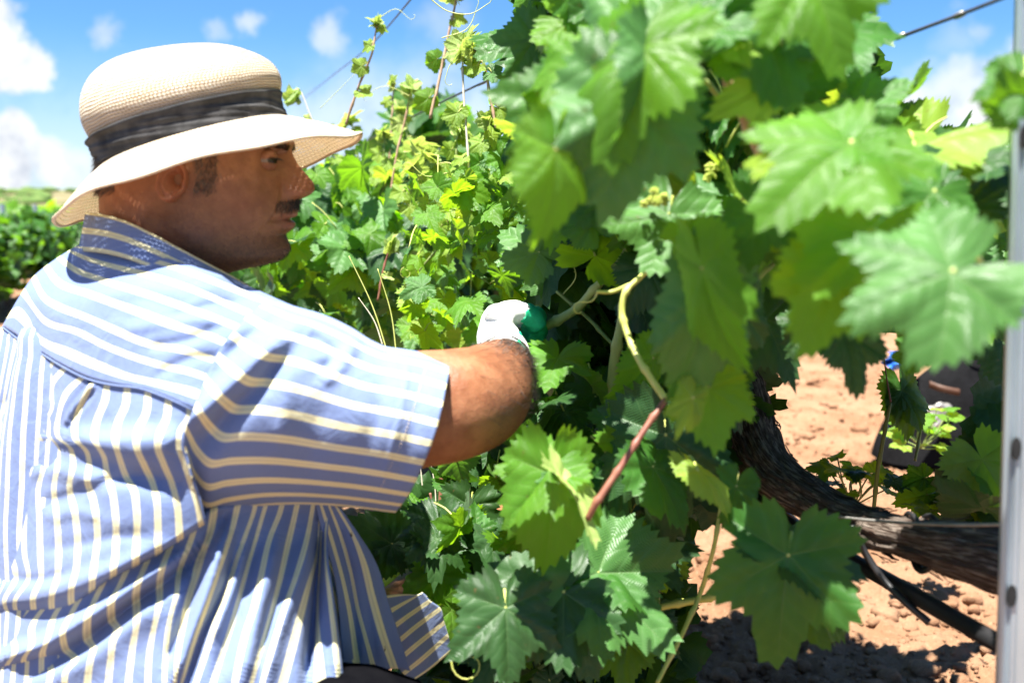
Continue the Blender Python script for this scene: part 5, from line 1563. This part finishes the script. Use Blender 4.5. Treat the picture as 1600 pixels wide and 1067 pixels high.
cane(v2, [(885, 770, 1.1, .004), (880, 850, 1.1, .004), (875, 930, 1.1, .0038)], M_CANE_B, name='stem')
cane(v2, [(690, 725, 1.6, .0036), (688, 780, 1.6, .004), (684, 850, 1.6, .004), (690, 880, 1.6, .004)], M_CANE_R, name='stem')
cane(v2, [(672, 770, 1.5, .002), (680, 810, 1.5, .002), (688, 845, 1.5, .002)], M_CANE_R, name='stem', nodes=False)
cane(v2, [(870, 455, 1.3, .0022), (920, 500, 1.28, .0024), (960, 540, 1.25, .0024), (1000, 568, 1.22, .0022)], M_CANE_G, name='stem')
tendril(v2, [(830, 945, 1.02), (780, 960, 1.0), (730, 985, .98), (708, 1020, .97)], M_CANE_Y, .8, .0014, .02)
tendril(v2, [(880, 460, 1.3), (900, 430, 1.28), (890, 400, 1.28)], M_CANE_Y, 1.0)
tendril(v2, [(935, 455, 1.0), (925, 470, 1.0), (905, 472, 1.0)], M_CANE_Y, .6)
# long young shoots standing against the sky
def tall_shoot(par, pts, mat, leaves, lmat, seed):
    pts = [(x, y, d, r * .68) for x, y, d, r in pts]; leaves = [(t, L * .78, sd) for t, L, sd in leaves]
    cane(par, pts, mat, seed=seed)
    a = np.array(pts, float)
    for (t, L, side) in leaves:
        q = cr(a, 60)[int(t * 59)]
        p0 = P(q[0], q[1], q[2]); 
        tip = p0 + np.array([side * L * .9, R.uniform(-.3, .3) * L, -L * R.uniform(.1, .6)])
        st = p0 + (tip - p0) * .3
        v, f, u = tube(cr([p0, (p0 + st) / 2 + np.array([0, 0, .006]), st], 6), .0010, 5); PET[par.name].add(v, f, u)
        put_leaf(par, st, tip, UPV * .5 + TOCAM(p0) + NP.normal(0, .2, 3), R.uniform(-20, 20), R.randrange(8), R.choice(lmat))
    # unfolding tip: small folded leaves and tendrils
    q = a[-1]; p0 = P(q[0], q[1], q[2])
    for k in range(7):
        tip = p0 + NP.normal(0, 1, 3) * .014 + np.array([0, 0, .010])
        put_leaf(par, p0 + NP.normal(0, .003, 3), tip, NP.normal(0, 1, 3), 0, 8, 'pale')


tall_shoot(v4, [(540, 195, 2.1, .0040), (560, 135, 2.08, .0036), (582, 80, 2.05, .0032), (590, 35, 2.05, .0022)], M_CANE_B, [(.35, .05, 1), (.6, .055, -1), (.8, .04, -1), (.95, .035, 1)], ['young', 'mid'], 1)
tall_shoot(v4, [(610, 300, 2.3, .0036), (622, 230, 2.3, .0034), (636, 170, 2.3, .003), (641, 140, 2.3, .002)], M_CANE_B, [(.3, .06, 1), (.7, .05, -1), (.9, .04, 1)], ['pale', 'young'], 2)
tall_shoot(v4, [(672, 185, 2.0, .0046), (688, 110, 2.0, .0042), (700, 50, 2.0, .0036), (712, -10, 2.0, .003)], M_CANE_B, [(.2, .06, -1), (.5, .06, -1), (.55, .05, 1), (.8, .05, 1)], ['young', 'mid', 'pale'], 3)
tall_shoot(v4, [(607, 260, 2.5, .003), (612, 190, 2.5, .003), (614, 130, 2.5, .002)], M_CANE_B, [(.4, .05, 1), (.8, .05, -1)], ['young'], 4)
tall_shoot(v4, [(500, 240, 2.4, .002), (485, 180, 2.4, .002), (462, 140, 2.4, .0016), (455, 150, 2.4, .001)], M_CANE_T, [(.5, .03, -1), (.8, .03, -1)], ['pale', 'young'], 5)
tall_shoot(v3, [(738, 330, 1.62, .0030), (733, 260, 1.6, .0028), (728, 190, 1.6, .0026), (724, 110, 1.6, .0024), (724, 75, 1.6, .0014)], M_CANE_T, [(.35, .040, -1), (.62, .055, -1), (.66, .05, -1), (.9, .045, 1), (.95, .03, 1)], ['young', 'young', 'pale'], 6)
tall_shoot(v3, [(775, 200, 1.5, .003), (765, 150, 1.5, .003), (750, 90, 1.5, .0024), (740, 78, 1.5, .0014)], M_CANE_B, [(.3, .05, 1), (.7, .045, 1), (.8, .04, -1)], ['young', 'grey'], 7)
tall_shoot(v3, [(650, 430, 1.9, .0026), (700, 350, 1.85, .0024), (660, 290, 1.8, .002), (645, 262, 1.8, .001)], M_CANE_G, [(.3, .06, 1), (.5, .06, -1), (.7, .05, -1), (.9, .04, 1)], ['mid', 'young'], 8)
tall_shoot(v4, [(590, 470, 1.9, .003), (603, 410, 1.9, .003), (612, 385, 1.9, .002)], M_CANE_R, [(.5, .03, 1)], ['pale'], 9)
for k, (x0, y0, x1, y1, d) in enumerate(((560, 270, 548, 190, 2.6), (585, 300, 600, 210, 2.4), (625, 330, 655, 235, 2.1), (690, 330, 672, 245, 1.9), (700, 300, 716, 205, 1.9), (640, 270, 628, 170, 2.7), (755, 280, 762, 190, 1.7), (520, 280, 512, 215, 2.8))):
    tall_shoot(v3 if d < 2 else v4, [(x0, y0, d, .003), ((x0 + x1) / 2 + 4, (y0 + y1) / 2, d, .0028), (x1, y1, d, .0018)], M_CANE_G, [(.15, .06, 1), (.35, .06, -1), (.55, .055, 1), (.72, .05, -1), (.88, .04, 1)], ['young', 'mid', 'young', 'grey'], 20 + k)
for pts, cu in (([(668, -5, 1.5), (700, 18, 1.5), (735, 22, 1.5), (765, 5, 1.5)], .5), ([(728, 90, 1.6), (705, 100, 1.6), (695, 125, 1.6)], .4), ([(735, 85, 1.6), (770, 78, 1.6), (800, 70, 1.6)], .3), ([(690, 60, 1.6), (730, 45, 1.6), (748, 5, 1.6)], .3),
                ([(700, 270, 1.7), (665, 275, 1.7), (640, 255, 1.7)], .6), ([(660, 390, 1.7), (640, 410, 1.7), (628, 420, 1.7)], 1.3), ([(745, 640, 1.6), (640, 640, 1.6), (600, 600, 1.6)], .3),
                ([(590, 30, 2.1), (620, 15, 2.1), (640, 30, 2.1)], .5), ([(640, 150, 2.2), (600, 135, 2.2), (570, 150, 2.2)], .4), ([(500, 170, 2.3), (540, 130, 2.3), (560, 110, 2.3)], .2)):
    tendril(v3 if pts[0][0] > 640 else v4, pts, M_CANE_Y, cu, .0010, .010)
# dry grass stems in front of the bush
for k, (x0, y0, x1, y1) in enumerate(((608, 560, 545, 400), (598, 540, 560, 465), (620, 560, 590, 420), (660, 760, 640, 700), (700, 800, 720, 700), (720, 820, 690, 690), (705, 830, 745, 720), (680, 830, 668, 700), (715, 800, 700, 720))):
    cane(v3, [(x0, y0, 1.6, .0012), ((x0 + x1) / 2 + 6, (y0 + y1) / 2, 1.6, .0010), (x1, y1, 1.6, .0006)], M_CANE_T if k % 2 else M_CANE_Y, name='grass_stem', nodes=False)


def flower_cluster(par, x, y, d, n, rad, spread):
    acc = Acc(); rr = np.random.RandomState(int(x))
    import bmesh
    bm = bmesh.new(); bmesh.ops.create_icosphere(bm, subdivisions=1, radius=1.0)
    bv = np.array([q.co[:] for q in bm.verts]); bf = [tuple(q.index for q in w.verts) for w in bm.faces]; bm.free()
    c = P(x, y, d)
    lumps = [c + rr.normal(0, 1, 3) * np.array(spread) for _ in range(9)]
    for i in range(n):
        l = lumps[i % 9]; p = rr.normal(0, 1, 3); p /= np.linalg.norm(p)
        acc.add(bv * rad * rr.uniform(.7, 1.15) + l + p * rad * 3.6 * rr.uniform(.6, 1), bf)
    o = acc.obj('flower_cluster', M_FLOWER, par); o['kind'] = 'stuff'


flower_cluster(v1, 1020, 312, .86, 420, .0011, (.010, .006, .003))
flower_cluster(v1, 1108, 268, .92, 200, .0011, (.004, .004, .004))
flower_cluster(v1, 1195, 372, .80, 200, .0010, (.006, .004, .006))
flower_cluster(v2, 930, 640, 1.3, 200, .0011, (.012, .01, .01))
for nm, a_ in PET.items():
    o = a_.obj('petioles', M_CANE_Y, bpy.data.objects[nm]); o['kind'] = 'stuff'

# small vine seedlings and weeds on the soil, seen through the gap
def weed(x, y, d, n, L, label, mats, h=.12, spread=.06, stem=True, group='young shoots sprouting from the bare soil'):
    base = P(x, y, d)
    e = empty('vine_sprout', base, label, 'vine sprout', group)
    bpy.context.view_layer.update()
    for k in range(n):
        a = R.uniform(0, 6.28); rr_ = spread * R.random() ** .5
        q = base + np.array([rr_ * math.cos(a), rr_ * math.sin(a), h * R.uniform(.05, 1)])
        tip = q + np.array([math.cos(a), math.sin(a), R.uniform(-.4, .3)]) * L * R.uniform(.6, 1.2)
        put_leaf(e, q, tip, UPV + TOCAM(q) * .6, R.uniform(-30, 30), R.randrange(8), R.choice(mats))
        c = cr([base, (base + q) / 2 + NP.normal(0, .005, 3), q], 6); v, f, u = tube(c, .0013, 5)
        if stem: mesh_obj('stem', v, f, M_CANE_G, e, uv=u)
    return e


weed(1335, 790, 1.55, 14, .035, 'low green vine sprout growing above the shaggy arm', ['mid', 'mature', 'dark'], .07, .06)
weed(1440, 700, 2.4, 16, .035, 'small bright green sprout on sunlit soil near the blue cloth', ['young', 'mid', 'mid'], .10, .09)
weed(1480, 790, 1.5, 9, .05, 'dark sprout with broad leaves half hidden by shade beside the post', ['dark', 'mature'], .05, .06)
e = empty('vine_sprout', P(1370, 800, 1.5), 'single upright green shoot with a drooping tip over the sunlit soil', 'vine sprout', 'young shoots sprouting from the bare soil')
bpy.context.view_layer.update()
cane(e, [(1365, 800, 1.5, .003), (1372, 730, 1.5, .003), (1385, 660, 1.5, .0028), (1392, 628, 1.5, .002)], M_CANE_G, name='stem')
cane(e, [(1392, 628, 1.5, .0014), (1384, 580, 1.5, .001), (1380, 545, 1.5, .0008)], M_CANE_R, name='stem', nodes=False)
cane(e, [(1430, 720, 1.6, .0022), (1440, 650, 1.6, .0022), (1425, 610, 1.6, .0022), (1405, 612, 1.6, .0016)], M_CANE_G, name='stem')
for (x, y, x1, y1) in ((1405, 612, 1412, 655), (1410, 610, 1440, 680), (1408, 615, 1395, 640), (1420, 630, 1450, 665)):
    put_leaf(e, P(x, y, 1.58), P(x1, y1, 1.56), UPV * .4 + TOCAM(P(x, y, 1.6)), 20, 4, 'mature', wide=.7)

# ------------------------------------------------------------------ trellis: post, wires, hose
bpy.context.view_layer.update()
pb = P(1606, 1000, .78); post = empty('metal_post', (pb[0], pb[1], 0), 'tall grey galvanised trellis post with dark slots, standing beside the vines', 'post')
bpy.context.view_layer.update()
prof = [(-.021, -.002), (-.0205, -.010), (-.0182, -.0118), (-.0165, -.0090), (-.0145, -.0115), (-.013, -.0105), (-.012, -.005), (-.007, -.005), (-.006, -.011), (.006, -.011), (.007, -.005), (.012, -.005), (.013, -.0105), (.0205, -.010), (.021, -.002), (.021, .022), (.016, .022), (.016, -.001), (-.016, -.001), (-.016, .022), (-.021, .022)]
px0 = pb[0] + .0125; py0 = pb[1]
V = []; zs = np.linspace(0, 2.0, 90)
for z in zs:
    lean = (z - 0.63) * -0.038
    for (a, b) in prof:
        xa, yb = a * 1.5, b * 1.3
        V.append((px0 + xa * .906 + yb * .423 + lean, py0 - xa * .423 + yb * .906, z))
n = len(prof); f = grid_faces(len(zs), n, True); f += [tuple(range(n))[::-1], tuple(range((len(zs) - 1) * n, len(zs) * n))]
mesh_obj('channel', V, f, M_POST, post, smooth=False)
for z in np.arange(.12, 1.9, .1165):  # solid near-black ovals stand for the shade inside the punched openings
    lean = (z - .63) * -.038
    V = []
    for dy in (0, .003):
        for k in range(16):
            xa = .0036 * math.cos(2 * math.pi * k / 16) - .0225; yb = -.0160 + dy
            V.append((px0 + xa * .906 + yb * .423 + lean, py0 - xa * .423 + yb * .906, z + .009 * math.sin(2 * math.pi * k / 16)))
    mesh_obj('slot_shade_disc', V, [tuple(range(16))[::-1], tuple(range(16, 32))] + [(k, (k + 1) % 16, 16 + (k + 1) % 16, 16 + k) for k in range(16)], M_SLOT_SHADE, post, smooth=False)


def wire(pts, r, mat, label, cat='wire', name='trellis_wire', group='wires and hose of the trellis'):
    a, rr_ = path3([(x, y, d, r) for x, y, d in pts], 70)
    v, f, u = tube(a, rr_, 8)
    o = mesh_obj(name, v, f, mat, None, uv=u)
    return tag(o, label, cat, group)


w1 = wire([(1620, -25, .74), (1560, 0, .78), (1450, 42, .88), (1345, 80, 1.0), (1200, 122, 1.25), (1020, 165, 1.7)], .0017, M_WIRE, 'dark top wire crossing blue sky from the post into the leaves')
def clip_at(x, y, d, par):
    p = P(x, y, d); q = P(x + 14, y - 5.5, d - .012)
    v, f, u = tube(np.array([p, (p + q) / 2, q]), np.array([.0024, .0030, .0024]), 8)
    mesh_obj('knot', v, f, M_WIRE_L, par)


clip_at(1400, 60, .935, w1); clip_at(1492, 27, .84, w1)
w2 = wire([(860, 85, 1.5), (780, 118, 1.9), (700, 155, 2.3), (620, 195, 3.0), (560, 228, 4.5), (520, 255, 7.0)], .0024, M_WIRE, 'dark wire running behind the young shoots towards the distance')
for (x, y, d) in ((673, 170, 2.5), (745, 134, 2.1)): clip_at(x, y, d, w2)
wire([(830, 190, 1.8), (760, 213, 2.4), (690, 233, 3.4), (600, 262, 6.5)], .0016, M_WIRE, 'thin lower wire crossing pale cloud behind the upright pale cane')
wire([(650, -10, 2.2), (590, 60, 3.0), (520, 118, 4.6), (460, 165, 8.0)], .0020, M_WIRE, 'faint high wire sloping down behind the darkest upright shoot')
wire([(1100, 760, 1.35), (1210, 790, 1.17), (1300, 806, 1.06), (1400, 816, .97), (1500, 820, .90), (1570, 819, .86), (1640, 818, .82)], .0016, M_WIRE_L, 'light steel wire strung along the shaggy vine arm')
wire([(1060, 690, 1.9), (1150, 745, 1.55), (1206, 790, 1.35), (1262, 835, 1.22), (1340, 880, 1.12), (1420, 925, 1.02), (1490, 965, .95), (1562, 1006, .88), (1650, 1058, .82)], .0090, M_HOSE, 'black drip hose slanting over the soil to the post', 'hose', 'drip_hose')
wire([(1330, 820, 1.03), (1350, 860, 1.03), (1380, 905, 1.02), (1420, 945, 1.0), (1452, 972, .99)], .0038, M_HOSE, 'thin black tube looping from the arm down to the hose', 'hose', 'drip_tube')
# black ties round the arm
for k, (x, y, d) in enumerate(((1432, 845, 1.003), (1446, 849, .996))):
    c = P(x, y, d); V = []
    t = np.linspace(0, 2 * math.pi, 30)
    pth = np.stack([c[0] + .006 * np.sin(t * 1) * (1 if k else -1), c[1] + .0275 * np.cos(t), c[2] + .0275 * np.sin(t)], 1)
    v, f, u = tube(pth, .0026, 7); o = mesh_obj('tie', v, f, M_HOSE, None, uv=u)
    tag(o, 'black rubber tie looped round the shaggy arm, ' + ('nearer the post' if k else 'farther from the post'), 'tie', 'ties round the arm')

# ------------------------------------------------------------------ bag and blue rubber behind the vine
bp = P(1492, 724, 3.95); bag = empty('tool_bag', (bp[0], bp[1], 0), 'large black work bag with a silver strip and brown patch on the far soil', 'bag')
bpy.context.view_layer.update()
nr, nc = 30, 44; V = []
for i in range(nr):
    t = i / (nr - 1)
    for j in range(nc):
        a = 2 * math.pi * j / nc; r = (1 - t ** 2.0) ** .5 * (1.12 - .2 * t) * (1 + .16 * math.sin(a * 2 + 1) * t)
        V.append((bp[0] + .05 + .34 * r * math.cos(a) + .03 * t, bp[1] + .14 * r * math.sin(a), .01 + .50 * t + .05 * t * math.cos(a)))
V = np.array(V); V += 0.026 * np.stack([fbm(V, 7, 3, 2), fbm(V, 7, 3, 5), fbm(V, 7, 3, 7)], 1)
mesh_obj('bag_body', V, grid_faces(nr, nc, True), M_BAG, bag)
def strip(pts, wdt, mat, nm, par):
    ln = cr(P(*np.array(pts, float).T), 24); V = []
    for q in ln:
        V += [q + np.array([0, 0, wdt]), q + np.array([0, -.003, 0]), q - np.array([0, 0, wdt])]
    o = mesh_obj(nm, V, grid_faces(24, 3), mat, par); md = o.modifiers.new('t', 'SOLIDIFY'); md.thickness = .003; return o


strip([(1500, 541, 3.84), (1515, 543, 3.80), (1532, 545, 3.79), (1554, 551, 3.80)], .009, M_SILVER, 'silver_strip', bag)
strip([(1452, 600, 3.80), (1468, 606, 3.77), (1484, 610, 3.76), (1500, 613, 3.76)], .013, M_TAN, 'leather_patch', bag)
acc = Acc()
for k, (dx, dy, l) in enumerate(((-14, -4, 1), (-10, 4, 1.1), (-6, 12, 1.05), (2, 18, .9), (8, -12, .8))):
    a, r = path3([(1480, 640, 3.76, .026), (1468 + dx * .3, 643 + dy * .5, 3.745, .020), (1462 + dx * l, 645 + dy, 3.735, .0135), (1454 + dx * l, 650 + dy, 3.735, .009)], 10); v, f, u = tube(a, r, 8); acc.add(v, f, u)
o = acc.obj('work_glove', M_WIRE_L); tag(o, 'pale grey work glove lying against the black bag', 'glove')
V = []; nr, nc = 16, 24
for i in range(nr):
    for j in range(nc):
        u_ = i / (nr - 1); w_2 = j / (nc - 1)
        x = 1384 + 52 * w_2 + 8 * math.sin(u_ * 9) * (1 - w_2); y = 548 + 34 * u_ + 6 * w_2 * (1 - u_) - 14 * w_2 * u_
        V.append(P(x, y, 3.86 + .04 * math.sin(u_ * 14 + w_2 * 3) + .02 * math.sin(w_2 * 11)))
o = mesh_obj('blue_cloth', V, grid_faces(nr, nc), M_BLUE); md = o.modifiers.new('t', 'SOLIDIFY'); md.thickness = .004
tag(o, 'crumpled bright blue cloth draped on the black bag', 'cloth')
q = P(1392, 578, 3.87); v, f, u = tube(np.array([q, [q[0] - .004, q[1], .26], [q[0], q[1], .02]]), .0025, 6); mesh_obj('string', v, f, M_BLUE, o)

# ------------------------------------------------------------------ second row, far left, and what lies beyond
def far_vine(x, y, h, seed, label, nleaf=900, L=(.05, .09)):
    e = empty('grapevine', (x, y, 0), label, 'grapevine', 'grapevines of the next row, out of focus')
    bpy.context.view_layer.update()
    rr = random.Random(seed); acc = Acc(); acc2 = Acc()
    for k in range(nleaf):
        a = rr.uniform(0, 6.28); q = rr.random() ** .4
        zc = .32 + (h - .32) * rr.random() ** .8
        w = .42 * math.sin(math.pi * min(1, (zc - .1) / h) ** .8) + .1
        p0 = np.array([x + w * q * math.cos(a) * .8, y + 1.0 * q * math.sin(a), zc + .1 * rr.gauss(0, .6)])
        tip = p0 + np.array([rr.gauss(0, 1), rr.gauss(0, 1), rr.gauss(-.6, .6)]) * rr.uniform(*L) * .8
        leaf_into(acc if rr.random() < .6 else acc2, p0, tip, (rr.gauss(0, .5), rr.gauss(-.4, .5), 1), 0, rr.randrange(4), True)
    o = acc.obj('foliage', LM['mature'], e); o['kind'] = 'stuff'
    o = acc2.obj('foliage', LM['dark'], e); o['kind'] = 'stuff'
    pth = np.array([[x, y, 0], [x + .03, y, .25], [x - .02, y + .02, .5]]); v, f, u = tube(cr(pth, 14), .03, 12)
    mesh_obj('trunk', v, f, M_BARK, e, uv=u)
    return e


R2 = lambda d, off: off - 0.16 * d
labs = ['nearest out-of-focus vine of the next row, left of the shirt back', 'second vine of the next row, just past the nearest one', 'third vine of the next row, under the hat brim', 'fourth vine of the next row, small and far', 'fifth vine of the next row, nearly at the hill']
for i, d in enumerate((8.6, 10.0, 11.4, 12.9, 14.6)):
    far_vine(R2(d, -3.5), d, 0.80 + .05 * (i % 2), 40 + i, labs[i], 1100 if i < 3 else 700)
for (x, y, lb) in ((55, 330, 'blue grey trellis post rising from the next vine row, nearer the hat brim'), (4, 335, 'blue grey trellis post in the next vine row at the far left edge')):
    d = 12.1 if x > 20 else 10.7
    p = P(x, 335, d); acc = Acc(); ang = np.linspace(0, 2 * math.pi, 9)[:-1]
    V = [(p[0] + .03 * math.cos(a) * (1 if abs(math.cos(a)) > .5 else .6), p[1] + .03 * math.sin(a), z) for z in np.linspace(0, 1.04, 12) for a in ang]
    o = mesh_obj('trellis_post', V, grid_faces(12, 8, True) + [tuple(range(88, 96))], M_POST, None, smooth=False); tag(o, lb, 'post', 'trellis posts of the next row')
# rows beyond rows, joined: nobody could count them
acc = Acc(); rr = random.Random(4)
for row in range(16):
    off = -7.2 - row * 3.2
    for k in range(150):
        d = rr.uniform(12 + row * 2, 70)
        x = R2(d, off) + rr.gauss(0, .2)
        if abs(x / d) > .75: continue
        for q in range(6):
            p0 = np.array([x + rr.gauss(0, .25), d + rr.gauss(0, .4), rr.uniform(.25, .92)])
            leaf_into(acc, p0, p0 + np.array([rr.gauss(0, .2), rr.gauss(0, .2), rr.gauss(-.1, .15)]), (rr.gauss(0, .4), -.4, 1), 0, rr.randrange(4), True)
for k in range(2600):      # the same rows on the right-hand side, beyond the post
    d = rr.uniform(7, 60); row = rr.randrange(12); x = R2(d, 3.4 + row * 3.0) + rr.gauss(0, .25)
    if abs(x / d) > .75 : continue
    p0 = np.array([x, d, rr.uniform(.25, .95)]); s = .12 + d * .004
    leaf_into(acc, p0, p0 + np.array([rr.gauss(0, s), rr.gauss(0, s), rr.gauss(-s * .5, s * .5)]), (rr.gauss(0, .4), -.4, 1), 0, rr.randrange(4), True)
o = acc.obj('distant_vine_rows', LM['mid']); tag(o, 'hazy green vine rows running to the low hill', 'vine rows', kind='stuff')
# continuing row behind the near vines
far_vine(R2(4.6, .42), 4.6, 1.35, 77, 'blurred vine next along the tended row, beyond the tall shoots', 1000)
far_vine(R2(6.4, .42), 6.4, 1.35, 78, 'farthest visible vine of the tended row, behind the blurred leaves', 900)
# scrub on the hill
acc = Acc(); import bmesh
bm = bmesh.new(); bmesh.ops.create_icosphere(bm, subdivisions=2, radius=1.0); bv = np.array([q.co[:] for q in bm.verts]); bf = [tuple(q.index for q in w.verts) for w in bm.faces]; bm.free()
for k in range(700):
    y = rr.uniform(90, 300); x = rr.uniform(-.62, .62) * y
    t = (y - 60) / 240; hz = (1 - math.cos(math.pi * min(1, t * 1.15))) / 2 * 5.4
    s = rr.uniform(.5, 1.5); vv = bv * (1 + .35 * fbm(bv + k, 1.5, 2, k % 9))[:, None] * np.array([s * 1.6, s, s * .55]); acc.add(vv + np.array([x, y, hz + .1]), bf)
o = acc.obj('hill_scrub', M_DISTGREEN); tag(o, 'low scrub bushes dotted over the far hill', 'scrub', kind='stuff')
